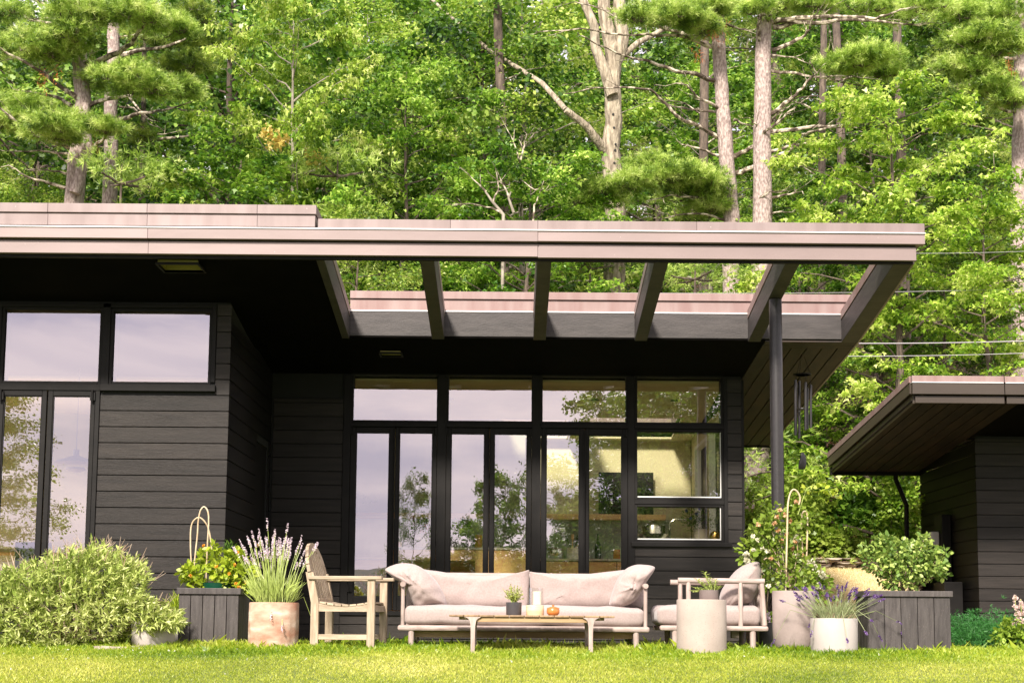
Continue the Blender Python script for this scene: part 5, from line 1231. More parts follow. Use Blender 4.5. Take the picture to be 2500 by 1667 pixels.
# ================================================================ kitchen and dining things seen through the glass
def zin(v, Y): return WZ(1300, v, Y)
YI = 21.3
isl = empty('kitchen_island', (0, YI, FZ), 'pale oak kitchen island with stone top behind the glass doors', 'kitchen island')
zi = zin(1337, YI)
BX('counter', COUNTER, isl, WX(940,1337,YI), WX(1292,1337,YI), YI-.02, YI+.75, zi-.03, zi, bevel=.004)
BX('drawer_front', OAK, isl, WX(965,1350,YI), WX(1159,1350,YI), YI, YI+.02, zi-.19, zi-.034, bevel=.002)
BX('door_panel', OAK, isl, WX(1160,1350,YI), WX(1290,1350,YI), YI, YI+.02, FZ+.08, zi-.034, bevel=.002)
BX('cabinet', OAK, isl, WX(1160,1350,YI), WX(1290,1350,YI), YI+.021, YI+.7, FZ+.001, zi-.031)
BX('apron', OAK, isl, WX(950,1350,YI), WX(1159,1350,YI), YI+.1, YI+.12, zi-.19, zi-.034)
BX('back_panel', OAK, isl, WX(950,1350,YI), WX(1159,1350,YI), YI+.68, YI+.7, FZ+.001, zi-.034)
BX('leg', OAK, isl, WX(946,1350,YI), WX(956,1350,YI), YI+.02, YI+.09, FZ+.001, zi-.031)
YK = 23.4
kc = empty('kitchen_counter', (0.8, YK, FZ), 'long oak base cabinets with pale stone top along the back wall', 'kitchen counter')
zk = zin(1362, YK)
BX('counter', COUNTER, kc, XL+.1, 2.6, YK-.02, 24.09, zk-.035, zk, bevel=.004)
xx_ = XL+.12; k = 0
while xx_ < 2.5:
    BX('cabinet_front', OAK, kc, xx_+.003, xx_+.6, YK, YK+.02, FZ+.09, zk-.05, bevel=.002); xx_ += .607
BX('cabinet', DARK, kc, XL+.12, 2.58, YK+.021, 24.08, FZ+.001, zk-.036)
BX('backsplash', STONEW, kc, XL+.05, 2.6, 24.075, 24.098, zk+.002, zin(1266, 24.0))
tag(BX('wall_shelf', OAK, None, XL+.3, 2.5, 23.85, 24.09, zin(1266, 23.85), zin(1253, 23.85), bevel=.004), 'long oak shelf across the kitchen back wall', 'shelf')
tag(BX('framed_panel', DARK, None, WX(1462,1200,23.9), WX(1596,1200,23.9), 23.95, 23.98, zin(1252.8, 23.9), zin(1150, 23.9), bevel=.004), 'dark square picture leaning on the kitchen shelf', 'picture')
hd = MB().box(WX(1206,1200,23.6), WX(1290,1200,23.6), 23.5, 24.08, zin(1262,23.6)-.03, zin(1250,23.6)).box(WX(1215,1200,23.6), WX(1282,1200,23.6), 23.6, 24.08, zin(1250,23.6)+.001, 3.3)
tag(hd.build('range_hood', pmat('olive_plaster_hood', (.3,.3,.2), rough=.7), None), 'tall box range hood over the back counter', 'range hood')
YSK = 20.5
ZS = WZ(1650, 1318, YM+.1)-.01
sk = empty('sink_counter', (2.4, YSK, FZ), 'pale counter top just inside the kitchen window at right', 'counter')
BX('counter', COUNTER, sk, 1.6, XR-.2, YM+.21, YM+.85, ZS-.04, ZS); BX('cabinet', OAK, sk, 1.62, XR-.21, YM+.24, YM+.83, FZ+.001, ZS-.041)
STEEL = pmat('brushed_steel', (.6,.6,.58), rough=.22, metal=1, bump=0)
CREAM = pmat('cream_ceramic', (.75,.7,.58), rough=.4, bump=0); YELL = pmat('yellow_wax', (.75,.42,.05), rough=.5, bump=0)
GREENG = pmat('dark_green_bottle', (.02,.05,.015), rough=.12, bump=0); REDF = leafmat('red_petal', [(.35,.01,.02),(.5,.03,.04)], trans=.2); PINKF = leafmat('pink_white_petal', [(.8,.3,.3),(.8,.75,.7)], trans=.2)
BLUEF = leafmat('blue_petal', [(.08,.1,.5),(.2,.25,.7)], trans=.2)
def vase(name, u0, u1, v0, v1, Y, mat, label, cat, shape='cyl', z=None, n=24):
    r = px2m((u1-u0)/2, Y); h = px2m(v1-v0, Y); u = (u0+u1)/2; zz = z if z is not None else WZ(u, v1, Y)
    P = {'cyl': [(r*.9,0),(r,.01),(r,h),(r*.9,h),(r*.88,h-.02),(.001,h-.02)], 'bottle': [(r,0),(r,h*.5),(r*.85,h*.6),(r*.35,h*.72),(r*.3,h),(.001,h)],
         'round': [(r*.5,0),(r*.95,h*.3),(r,h*.5),(r*.8,h*.85),(r*.3,h),(.001,h)], 'pan': [(r*.9,0),(r,.02),(r,h),(r*.97,h+.01),(.001,h+.03)],
         'goblet': [(r*.7,0),(r*.6,.006),(.006,.012),(.005,h*.5),(r*.6,h*.6),(r,h*.8),(r*.85,h),(r*.8,h),(r*.9,h*.8),(.001,h*.58)], 'bowl': [(r*.4,0),(r*.8,h*.35),(r,h),(r*.95,h),(r*.7,h*.3),(.001,h*.15)]}[shape]
    o = MB().lathe(P, (WX(u,v1,Y), Y, zz+.001), n).build(name, mat, None, smooth=True); tag(o, label, cat); return o
def blossoms(parent, pts, mat, r, rng, name='flowers', n=14):
    Pc = np.repeat(np.array([tuple(p) for p in pts]), n, 0); D = unit(rng.normal(0, 1, Pc.shape)); V = leaves(Pc, D, rng.normal(0, 1, Pc.shape), np.full(len(Pc), r), T_KITE*np.array([1,1.6,1]))
    V = V-np.array(tuple(OFF.get(parent.name, Vector()))) if parent else V
    return finish(name, np_mesh(name, V, 4), mat, parent)
def foliage_ball(parent, c, r, n, size, T, mat, rng, name='leaves', up=.4, shell=.35):
    d = unit(rng.normal(0, 1, (n, 3))); q = rng.uniform(shell, 1, (n, 1))**.6; P = d*q*np.array(r)+np.array(tuple(c))
    A = d+rng.normal(0, .6, (n, 3)); A[:, 2] += up-.3
    V = leaves(P, A, UP*.8+d*.6+rng.normal(0, .5, (n, 3)), size*rng.uniform(.6, 1.2, n), T)
    if parent: V = V-np.array(tuple(OFF.get(parent.name, Vector())))
    return finish(name, np_mesh(name, V, len(T)), mat, parent)
rg = np.random.default_rng(8)
yo = YI+.3
fv = empty('flower_vase', (WX(1031,1335,yo), yo, zi), 'cream vase of red and pink peonies on the kitchen island', 'vase')
MB().lathe([(.07,0),(.08,.02),(.085,.15),(.07,.16),(.001,.15)], (WX(1031,1335,yo), yo, zi+.001), 24).build('vase', CREAM, fv, smooth=True)
fc = Vector((WX(1031,1335,yo), yo, zi+.25)); foliage_ball(fv, fc, (.22,.15,.13), 170, .09, T_OAK, LEAF_DARK, rg)
blossoms(fv, [fc+Vector((.02,-.1,.0)), fc+Vector((.06,-.1,.04))], REDF, .07, rg, 'red_flowers'); blossoms(fv, [fc+Vector((-.2,-.05,.2)), fc+Vector((-.1,-.05,.14))], PINKF, .06, rg, 'pale_flowers')
f2 = empty('flower_vase', (WX(1105,1335,yo), yo, zi), 'glass vase of small yellow green blossoms on the kitchen island', 'vase')
MB().lathe([(.06,0),(.07,.1),(.04,.18),(.001,.17)], (WX(1105,1335,yo), yo, zi+.001), 20).build('vase', BROWNP, f2, smooth=True)
fc = Vector((WX(1115,1335,yo), yo, zi+.3)); foliage_ball(f2, fc, (.2,.14,.1), 110, .08, T_OAK, LEAF_MID, rg); blossoms(f2, [fc+Vector((-.1,-.1,.05)), fc+Vector((-.05,-.12,.08))], LEAF_LIGHT, .04, rg)
vase('yellow_candle', 1159, 1177, 1303, 1336, yo, YELL, 'thick yellow pillar candle on the kitchen island', 'candle', z=zi)
vase('yellow_cup', 967, 981, 1320, 1335, yo, YELL, 'small yellow cup at the left end of the kitchen island', 'cup', z=zi)
vase('utensil_jar', 1122, 1150, 1300, 1336, yo, DPOT, 'black flared jar behind the yellow candle', 'jar', 'bowl', z=zi)
vase('steel_tin', 1207, 1222, 1326, 1337, yo, STEEL, 'small steel tin left of the goblets', 'tin', z=zi)
for u, l in ((1224, 'left'), (1249, 'middle'), (1275, 'right')): vase('goblet', u-8, u+8, 1304, 1337, yo, GLASS2, '%s one of three clear glass goblets on the island' % l, 'glass', 'goblet', z=zi)
yk = YK+.25
vase('stock_pot', 1331, 1378, 1334, 1358, yk, STEEL, 'lidded steel stock pot on the back counter', 'pot', 'pan', z=zk)
cr_ = vase('utensil_crock', 1384, 1413, 1330, 1358, yk, CREAM, 'cream crock of wooden spoons on the back counter', 'crock', z=zk)
for k, (du, hh) in enumerate(((-8, .2), (0, .24), (7, .2), (12, .17))):
    a = WX(1398, 1330, yk); MB().tube([(a, yk, zk+.12), (a+px2m(du*1.6, yk), yk, zk+.2+hh*.5)], .007, 5).tube([(a+px2m(du*1.6, yk), yk, zk+.2+hh*.5), (a+px2m(du*1.9, yk), yk, zk+.28+hh*.5)], .022, 8).build('spoon', OAK if k % 2 else TRIM, cr_)
vase('wine_bottle', 1452, 1467, 1296, 1358, yk, GREENG, 'dark green wine bottle on the back counter', 'bottle', 'bottle', z=zk)
vase('oil_bottle', 1471, 1486, 1288, 1358, yk, GLASS2, 'clear oil bottle right of the wine bottle', 'bottle', 'bottle', z=zk)
vase('red_jar', 1497, 1514, 1334, 1358, yk, pmat('red_label', (.5,.03,.03), rough=.4), 'small jar with red label at the end of the counter', 'jar', z=zk)
ys = YM+.45
vase('steel_pot', 1566, 1625, 1278, 1316, ys, STEEL, 'big steel pot and bowl stack behind the kitchen window', 'pot', 'pan', z=ZS)
vase('steel_bowl', 1555, 1632, 1298, 1316, ys-.12, STEEL, 'wide steel bowl in front of the big pot behind the window', 'bowl', 'bowl', z=ZS)
q = [W(u, v, ys+.2) for u, v in ((1634,1322),(1634,1300),(1636,1275),(1648,1267),(1670,1267),(1684,1271),(1687,1285))]
tag(MB().tube(q, .013, 8).build('faucet', STEEL, None, smooth=True), 'arched steel kitchen faucet behind the window', 'faucet')
vase('glass_jar', 1640, 1675, 1290, 1316, ys, GLASS2, 'squat clear glass jar by the kitchen faucet', 'jar', 'pan', z=ZS)
wpv = empty('window_pot', (WX(1710,1314,ys), ys, ZS), 'white pot of blue flowering herb standing inside the kitchen window', 'potted plant')
MB().lathe([(.085,0),(.092,.01),(.094,.185),(.085,.185),(.001,.17)], (WX(1710,1314,ys), ys, ZS+.001), 26).build('pot', WHITEP, wpv, smooth=True)
fc = Vector((WX(1702,1260,ys), ys, ZS+.31)); foliage_ball(wpv, fc, (.25,.12,.16), 500, .05, T_LONG, LEAF_MID, rg, up=.9, shell=0); blossoms(wpv, [fc+Vector((x, -.08, z)) for x, z in ((-.16,.12),(-.1,.02),(.02,.16),(.1,.2),(-.05,.2),(-.02,.08))], BLUEF, .03, rg)
bv = vase('brass_vase', 1732, 1760, 1285, 1313, ys, BRASS, 'round brass bud vase at the right edge of the kitchen window', 'vase', 'round', z=ZS)
MB().tube([W(1746,1288,ys-.02), W(1746,1262,ys-.02)], .005, 6).build('stem', LEAF_MID, bv)
# dining room of the wing
dt = empty('dining_table', (-7.2, 18.9, FZ), 'pale wooden dining table behind the left glass doors', 'table')
BX('tabletop', OAK, dt, -8.2, -5.2, 18.4, 19.4, FZ+.72, FZ+.76, bevel=.005)
for x in (-8.1, -5.3):
    for y in (18.5, 19.3): BX('leg', OAK, dt, x-.04, x+.04, y-.04, y+.04, FZ+.001, FZ+.719)
pe = empty('pendant_lamp', (WX(185,1130,19.5), 19.5, 2.3), 'white layered pendant lamp faintly seen through the left door', 'lamp')
PX_, PZ_ = WX(185, 1130, 19.5), WZ(185, 1130, 19.5)
MB().tube([(PX_, 19.5, PZ_+.12), (PX_, 19.5, 3.6)], .006, 5).build('cord', WHITEP, pe)
MB().lathe([(.27,0),(.25,.03),(.12,.07),(.04,.1),(.04,.18),(.001,.18)], (PX_, 19.5, PZ_), 32).build('shade', WHITEP, pe, smooth=True)
MB().lathe([(.06,-.12),(.13,-.09),(.12,-.06),(.001,-.05)], (PX_, 19.5, PZ_), 28).build('lower_shade', WHITEP, pe, smooth=True)
for k, x in enumerate((-6.6, -5.8)):
    c_ = empty('dining_chair', (x, 18.1, FZ), ('dark dining chair at the %s place by the wing doors' % ('first', 'second')[k]), 'chair')
    BX('seat', TRIM, c_, x-.22, x+.22, 17.95, 18.35, FZ+.43, FZ+.46, bevel=.01); BX('backrest', TRIM, c_, x-.22, x+.22, 17.9, 17.93, FZ+.6, FZ+.82, bevel=.01)
    for dx in (-.19, .19):
        for y, hh in ((17.92, .8), (18.32, .43)): BX('leg', TRIM, c_, x+dx-.018, x+dx+.018, y-.018+.001*(y>18), y+.018, FZ+.001, FZ+hh-.005)
# ================================================================ garden plants
LEAF_WILLOW = leafmat('grey_green_willow_leaf', [(.10,.17,.025),(.32,.42,.08),(.58,.64,.2),(.78,.79,.4)], trans=.3, vary=0)
LEAF_LANT = leafmat('lantana_leaf', [(.16,.26,.015),(.38,.48,.03),(.62,.66,.1)], trans=.4, vary=0)
LEAF_ROSE = leafmat('rose_leaf', [(.05,.12,.018),(.17,.28,.05),(.42,.52,.12),(.62,.68,.28)], trans=.35, vary=0)
LEAF_BUSH = leafmat('bush_leaf', [(.10,.18,.018),(.26,.38,.04),(.5,.58,.12)], trans=.4, vary=.2)
STEMG = leafmat('lavender_stem', [(.3,.4,.08),(.55,.62,.2)], trans=.2, vary=0)
STEMG2 = leafmat('silver_lavender_stem', [(.2,.24,.1),(.36,.4,.2)], trans=.2, vary=0)
LAVP = leafmat('pale_lavender_flower', [(.55,.42,.5),(.85,.75,.78)], trans=.3, vary=0)
LAVD = leafmat('dark_purple_lavender_flower', [(.07,.03,.13),(.2,.1,.32)], trans=.2, vary=0)
ORNG = leafmat('orange_lantana_flower', [(.75,.22,.02),(.85,.6,.06)], trans=.2, vary=0)
RUST = leafmat('rusty_honeysuckle_flower', [(.5,.18,.06),(.75,.6,.35)], trans=.3, vary=0)
HYDR = leafmat('cream_hydrangea', [(.6,.58,.4),(.75,.72,.58)], trans=.3, vary=0)
TWIG = pmat('pale_reddish_twig', (.28,.17,.11), (.5,.4,.3), rough=.8, scale=9, bump=0)
def rel(V, e): return V-np.array(tuple(OFF[e.name]))
# ---- willow leaved shrub
rng = np.random.default_rng(12)
YB_ = 14.15
sb = empty('willow_shrub', (WX(170, 1600, YB_), YB_, 0), 'big rounded grey green narrow leaved shrub at far left in front of the wing', 'shrub')
outl = [(-120,1420),(0,1400),(80,1376),(150,1356),(225,1330),(290,1348),(345,1385),(352,1420),(340,1450),(395,1470),(425,1500),(415,1545),(370,1562),(300,1568),(215,1575),(200,1600)]
def top_at(u):
    for (a, b), (c, d) in zip(outl, outl[1:]):
        if a <= u <= c: return b+(d-b)*(u-a)/max(1, c-a)
    return 1450
mb = MB(); B = []; D = []; Ln = []
for i in range(1900):
    u = rng.uniform(-140, 428); vt = top_at(u) if u < 352 else (1462+(u-352)*.5)
    vb = 1600 if u < 200 else (1568 if u < 320 else 1540)
    if u > 330 and rng.uniform() < .2: continue
    q = rng.uniform(0, 1)**1.15; v = vt+12+(vb-vt-14)*q; yy = YB_+rng.uniform(-.55, .35)*math.sin(math.pi*min(1, max(.12, (v-vt)/max(30, vb-vt)*.5+.2)))
    p = W(u, v, yy); p.z = max(p.z, .03)
    cx, cz = WX(150, 1500, YB_), .25
    d = Vector((p.x-cx, -(.5)*(1) if yy < YB_ else .3, (p.z-cz)*1.1+.45)); d = d.normalized()+Vector(rng.normal(0, .35, 3))
    B.append(tuple(p-d.normalized()*.05)); D.append(tuple(d)); Ln.append(rng.uniform(.1, .19))
B = np.array(B); D = unit(np.array(D)); Ln = np.array(Ln); n = 15
t = rng.uniform(.05, 1, (len(B), n)); P = B[:, None]+D[:, None]*(t*Ln[:, None])[..., None]
A = D[:, None]*(.5+t[..., None]*.5)+rng.normal(0, .55, (len(B), n, 3)); V = leaves(P.reshape(-1,3), A.reshape(-1,3), (UP+rng.normal(0,.6,(len(B),n,3))).reshape(-1,3), rng.uniform(.045,.085,len(B)*n), T_LONG*np.array([1,1.0,1]))
finish('foliage', np_mesh('foliage', rel(V, sb), 4), LEAF_WILLOW, sb)
for i in range(75):
    u = rng.uniform(-20, 400); a = W(u, top_at(u)+30, YB_+rng.uniform(-.3,.2)); d = Vector((rng.normal(.05,.25)+(u-170)*.0016, rng.normal(0,.2), 1))*rng.uniform(.12,.27)
    mb.tube([a, a+d*.6+Vector(rng.normal(0,.012,3)), a+d], [.004,.003,.0015], 4)
    if i % 2: mb.tube([a+d*.6, a+d*.9+Vector((.04,0,.0))], [.003,.0015], 4)
for i in range(60):
    b = Vector((WX(rng.uniform(100,240),1600,YB_), YB_+rng.uniform(-.15,.15), 0)); u = rng.uniform(-60, 400); mb.tube([b, W(u, top_at(u)+50, YB_+rng.uniform(-.3,.2))], [.009,.004], 4)
mb.build('stems', TWIG, sb)
# ---- lavender builder
def lavender(e, c, n, r, h, spread, stemm, flm, rng, fl=.07, fw=.011, droopers=0, hs=.12):
    mb = MB(); Ps = []; lean = 0
    V = []
    base = Vector(c)
    Fl = []
    for i in range(n):
        a = rng.uniform(0, 6.28); q = rng.uniform(0, 1)**.6; b = base+Vector((math.cos(a)*q*r, math.sin(a)*q*r, 0))
        o = Vector((math.cos(a), math.sin(a), 0))*q*spread*rng.uniform(.5, 1.1)+Vector(rng.normal(0, .04, 3)); hh = h*rng.uniform(.6, 1.0)*(1-.25*q)
        if i < droopers: tip = b+Vector((o.x*1.5, o.y*1.2-.1, -rng.uniform(.0, .22))); mid = b+Vector((o.x*.9, o.y*.6, .08))
        else: tip = b+Vector((o.x, o.y, hh)); mid = b+Vector((o.x*.35, o.y*.35, hh*.5))
        ps = [b, mid, tip]; mb.tube(ps, [.0035, .0028, .0022], 3, cap=False)
        d = (tip-mid).normalized(); L_ = fl*rng.uniform(.6, 1.3)
        for k in range(6):
            p = tip+d*(L_*(k/5-.3)); w = fw*(1-.5*abs(k/5-.4))
            for j in range(5): Fl.append((tuple(p), tuple(Vector(rng.normal(0,1,3))+d*.5), w*1.9))
    mb.build('stems', stemm, e)
    P = np.array([f[0] for f in Fl]); A = np.array([f[1] for f in Fl]); S = np.array([f[2] for f in Fl])
    V = leaves(P, A, rng.normal(0,1,P.shape), S, T_KITE*np.array([1,1.5,1])); finish('flowers', np_mesh('flowers', rel(V, e), 4), flm, e)
    m = 260 if n > 60 else 200; a = rng.uniform(0, 6.28, m); q = rng.uniform(0, 1, m)**.5
    Pb = np.stack([base.x+np.cos(a)*q*r*1.1, base.y+np.sin(a)*q*r*1.1, np.full(m, base.z)+rng.uniform(0, hs*.6, m)], 1)
    Ab = np.stack([np.cos(a)*q*.8, np.sin(a)*q*.8, np.full(m, 1.1)], 1)+rng.normal(0, .25, (m, 3))
    V = leaves(Pb, Ab, rng.normal(0,1,(m,3)), rng.uniform(.7, 1.3, m)*hs, T_LONG*np.array([1,.22,1])); finish('foliage', np_mesh('foliage', rel(V, e), 4), stemm, e)
lavender(tc_, (WX(669,1470,YV), YV, WZ(669,1476,YV)), 88, .17, .76, .24, STEMG, LAVP, np.random.default_rng(3), fl=.085, fw=.009, droopers=6, hs=.2)
MB().lathe([(.19,0),(.19,.01),(.001,.01)], (WX(669,1500,YV), YV, WZ(669,1480,YV)), 24).build('soil', SOIL, tc_)
lavender(wp, (WX(2041,1505,YX), YX+.1, WZ(2041,1510,YX)), 70, .17, .33, .42, STEMG2, LAVD, np.random.default_rng(5), fl=.055, fw=.009, droopers=14, hs=.12)
# ---- generic planter foliage
def bush(e, cs, n, size, T, mat, seed, up=.35, name='leaves', shell=.2):
    r = np.random.default_rng(seed)
    Vs = []
    for (c, rad, k) in cs:
        m = int(n*k); d = unit(r.normal(0, 1, (m, 3))); q = r.uniform(shell, 1, (m, 1))**.55; P = d*q*np.array(rad)+np.array(tuple(c))
        A = d*.8+r.normal(0, .5, (m, 3)); A[:, 2] += up-.35; Vs.append(leaves(P, A, UP*.7+d*.5+r.normal(0, .45, (m, 3)), size*r.uniform(.6, 1.25, m), T))
    return finish(name, np_mesh(name, rel(np.concatenate(Vs), e), len(T)), mat, e)
def twigs(e, base, tips, mat=TWIG, r=.005):
    mb = MB()
    for t in tips: t = Vector(t); mb.tube(crooked(base, t, 4, .06), [r, r*.9, r*.8, r*.6, r*.4], 4)
    mb.build('stems', mat, e)
T_OVAL = np.array([(0,0,0),(.3,-.3,.03),(.7,-.26,.0),(1,0,-.1),(.7,.26,0),(.3,.3,.03)])
lan = empty('lantana', (WX(530,1440,Yp+.3), Yp+.3, .4), 'orange flowering lantana growing in the left planter box', 'plant')
q = lambda u, v, dy=0: W(u, v, Yp+.25+dy)
cl = [(q(470,1400), (.1,.14,.1), 1), (q(505,1365,.1), (.1,.12,.1), 1), (q(540,1395), (.13,.16,.11), 1.5), (q(575,1360), (.1,.12,.09), 1), (q(600,1405), (.13,.16,.11), 1.4), (q(560,1425), (.16,.2,.06), 1), (q(480,1425), (.1,.18,.06), .8), (q(455,1395,-.1), (.06,.06,.06), .35), (q(520,1340), (.06,.06,.05), .35), (q(612,1430), (.07,.1,.05), .5)]
bush(lan, cl, 120, .066, T_OVAL, LEAF_LANT, 7)
twigs(lan, q(530, 1450), [tuple(c[0]) for c in cl], mat=STEMG)
rg = np.random.default_rng(2)
for pts, nm in (([q(u, v, -.2) for u, v in ((497,1332),(580,1347),(528,1382),(465,1405),(576,1423),(583,1432),(600,1420),(572,1378),(560,1400))], 'flowers'),): blossoms(lan, pts, ORNG, .022, rg, nm, n=18)
dill = [(tuple(q(560, 1345, .1)), (.07,.07,.1), 1)]
dl = empty('dill_plant', (WX(560,1400,Yp+.4), Yp+.4, .5), 'wispy green dill behind the lantana', 'plant'); bush(dl, dill, 420, .05, T_LONG*np.array([1,.25,1]), LEAF_MID, 9, shell=0); twigs(dl, q(555, 1440, .1), [dill[0][0]], mat=STEMG)
gpr = lathe_at('green_pot', [(.13,0),(.15,.07),(.155,.08),(.145,.08),(.001,.07)], 530, Yp+.22, WZ(530,1441,Yp), pmat('green_plastic', (.004,.06,.03), rough=.4), None, v=1440); tag(gpr, 'green plastic nursery pot sunk among the lantana', 'pot')
# rose bush
ro = empty('rose_bush', (WX(2200,1440,Yq+.25), Yq+.25, .5), 'bushy pale green rose bush growing in the large black planter', 'shrub')
q = lambda u, v, dy=0: W(u, v, Yq+.25+dy)
cl = [(q(2190,1345), (.27,.22,.12), 2.2), (q(2245,1345,.05), (.2,.2,.11), 1.4), (q(2150,1370), (.18,.2,.13), 1.2), (q(2210,1385,-.05), (.25,.22,.13), 2), (q(2270,1385), (.16,.18,.12), 1.2), (q(2200,1420), (.22,.2,.07), 1), (q(2298,1400), (.07,.08,.06), .4), (q(2112,1340), (.07,.08,.05), .3), (q(2300,1350), (.06,.08,.06), .3), (q(2255,1318), (.07,.08,.05), .35), (q(2160,1318), (.12,.1,.05), .6)]
bush(ro, cl, 260, .05, T_OVAL, LEAF_ROSE, 17); twigs(ro, q(2205, 1450), [tuple(c[0]) for c in cl], r=.008)
# honeysuckle in the tall planter
hs_ = empty('honeysuckle', (WX(1930,1440,YZ), YZ, .55), 'honeysuckle with cream and rusty blooms climbing the bamboo hoops', 'plant')
q = lambda x, y, dy=0: P4(x, y, YZ+dy)
cl = [(q(930,400,.2), (.13,.12,.12), 1), (q(1010,330,.2), (.12,.12,.13), 1), (q(1080,430,.2), (.17,.14,.16), 1.5), (q(1000,520,.2), (.16,.14,.12), 1.1), (q(1100,560,.15), (.15,.14,.14), 1.2), (q(1180,620,.1), (.14,.12,.14), 1), (q(1050,700,.3), (.13,.12,.13), .9), (q(1200,760), (.17,.14,.14), 1.1), (q(1260,830), (.18,.14,.08), .9), (q(1290,300,.1), (.1,.1,.1), .5), (q(1300,680), (.12,.1,.16), .7), (q(1090,240,.2), (.09,.09,.08), .5), (q(1030,830,.35), (.09,.09,.09), .5), (q(1220,450,.1), (.1,.1,.12), .5)]
bush(hs_, cl, 120, .055, T_OVAL, LEAF_BUSH, 27, shell=.1); twigs(hs_, q(1200, 890, 0), [tuple(c[0]) for c in cl])
blossoms(hs_, [q(x, y, .05) for x, y in ((1105,220),(1080,275),(1140,260),(925,340),(1060,330),(1190,310),(1160,420),(1090,390),(1120,480),(1235,480),(1240,150),(1300,600),(1095,720),(1030,620),(1210,540))], RUST, .03, np.random.default_rng(1), 'rusty_flowers', n=14)
blossoms(hs_, [q(x, y, .05) for x, y in ((880,440),(920,470),(885,550),(1000,560),(1240,440),(1250,600),(1010,850),(960,540),(1260,470))], HYDR, .03, np.random.default_rng(2), 'cream_flowers', n=12)
st_ = MB(); pts = [q(x, y) for x, y in ((1255,260),(1300,120),(1330,40),(1390,10),(1450,60),(1500,40),(1540,110),(1590,80))]; st_.tube(pts, .004, 4); st_.build('vine', STEMG, hs_)
bush(hs_, [(tuple(p), (.05,.04,.04), .07) for p in pts[2:]], 130, .055, T_OVAL, LEAF_LANT, 5, name='vine_leaves')
hy = empty('hydrangea', (WX(1990,1420,15.6), 15.6, 0), 'cream headed hydrangea between the tall planter and the bank', 'shrub')
q = lambda x, y, dy=0: P4(x, y, 15.6+dy)
bush(hy, [(tuple(q(1330,900)), (.3,.2,.25), 1), (tuple(q(840,590)), (.1,.1,.16), .3), (tuple(q(1380,800)), (.14,.14,.16), .5)], 300, .07, T_OVAL, LEAF_BUSH, 3)
twigs(hy, (WX(1980,1500,15.6), 15.6, 0), [tuple(q(1330,900)), tuple(q(840,590)), tuple(q(1380,700)), tuple(q(1360,670))])
blossoms(hy, [q(x, y, -.1) for x, y in ((1365,650),(1385,690),(1345,660),(1460,770),(1420,850),(825,590),(830,640),(1440,740))], HYDR, .045, np.random.default_rng(4), 'cream_heads', n=34)
# climber in the dark pot
q = lambda x, y, dy=0: P4(x, y, YD+dy)
bush(dk, [(tuple(q(1000,830)), (.07,.07,.08), .6), (tuple(q(1010,700)), (.06,.06,.06), .4), (tuple(q(1000,1120)), (.07,.07,.06), .5)], 90, .05, T_OVAL, LEAF_BUSH, 33)
blossoms(dk, [q(1010,1090,-.05), q(1000,1130,-.05), q(1005,1160,-.05)], LAVP, .04, np.random.default_rng(6), 'pink_flowers', n=10)
# thyme, succulent sprigs
q = lambda u, v: W(u, v, yc)
r2 = np.random.default_rng(9); mb = MB(); Pp, Aa = [], []
for i in range(46):
    a = r2.uniform(0, 6.28); s = r2.uniform(.02, .11); b = q(1254, 1470); tip = b+Vector((math.cos(a)*s, math.sin(a)*s*.7, r2.uniform(.07, .18)-s*.35)); mb.tube([b+Vector((math.cos(a)*.02, 0, 0)), b.lerp(tip, .5)+Vector((0,0,.01)), tip], .0016, 3)
    for k in range(20): p = b.lerp(tip, r2.uniform(.2, 1.05)); Pp.append(tuple(p)); Aa.append(tuple(r2.normal(0, 1, 3)+np.array([0,0,.5])))
mb.build('stems', STEMG, tp_); V = leaves(np.array(Pp), np.array(Aa), r2.normal(0, 1, (len(Pp), 3)), r2.uniform(.01, .018, len(Pp)), T_OVAL); finish('leaves', np_mesh('leaves', rel(V, tp_), 6), leafmat('thyme_leaf', [(.2,.26,.04),(.45,.45,.12)], trans=.2, vary=0), tp_)
Pp, Aa, Ss = [], [], []; mb = MB(); SY = YN+.1
for (ax, ay, bx, by) in ((530,880,480,740),(510,890,420,800),(500,890,400,870),(540,880,520,790),(490,890,380,900),(520,885,450,830),(560,885,570,800),(580,885,600,860)):
    a, b = P4(ax, ay, SY), P4(bx, by, SY); mb.tube([a, b], .005, 5)
    for k in range(26):
        p = a.lerp(b, k/25); g_ = k*2.4; Pp.append(tuple(p)); Aa.append((math.cos(g_), math.sin(g_), .55)); Ss.append(.035+.02*k/25)
mb.build('stems', STEMG, sp); V = leaves(np.array(Pp), np.array(Aa), np.tile(UP, (len(Pp), 1)), np.array(Ss), T_LONG*np.array([1,1.1,1])); finish('leaves', np_mesh('leaves', rel(V, sp), 4), LEAF_WILLOW, sp)
# grass in the second white pot, twiggy growth in the first
bush(w2, [((WX(438,1490,15.4), 15.4, .33), (.12,.12,.14), 1)], 350, .16, T_LONG*np.array([1,.3,1]), LEAF_LANT, 2, up=1.4, shell=0)
bush(w1, [((WX(385,1480,14.05), 14.05, .34), (.12,.1,.14), 1)], 260, .05, T_LONG, leafmat('dry_seed_head', [(.3,.22,.12),(.45,.36,.2)], vary=0), 2, up=1, shell=0)
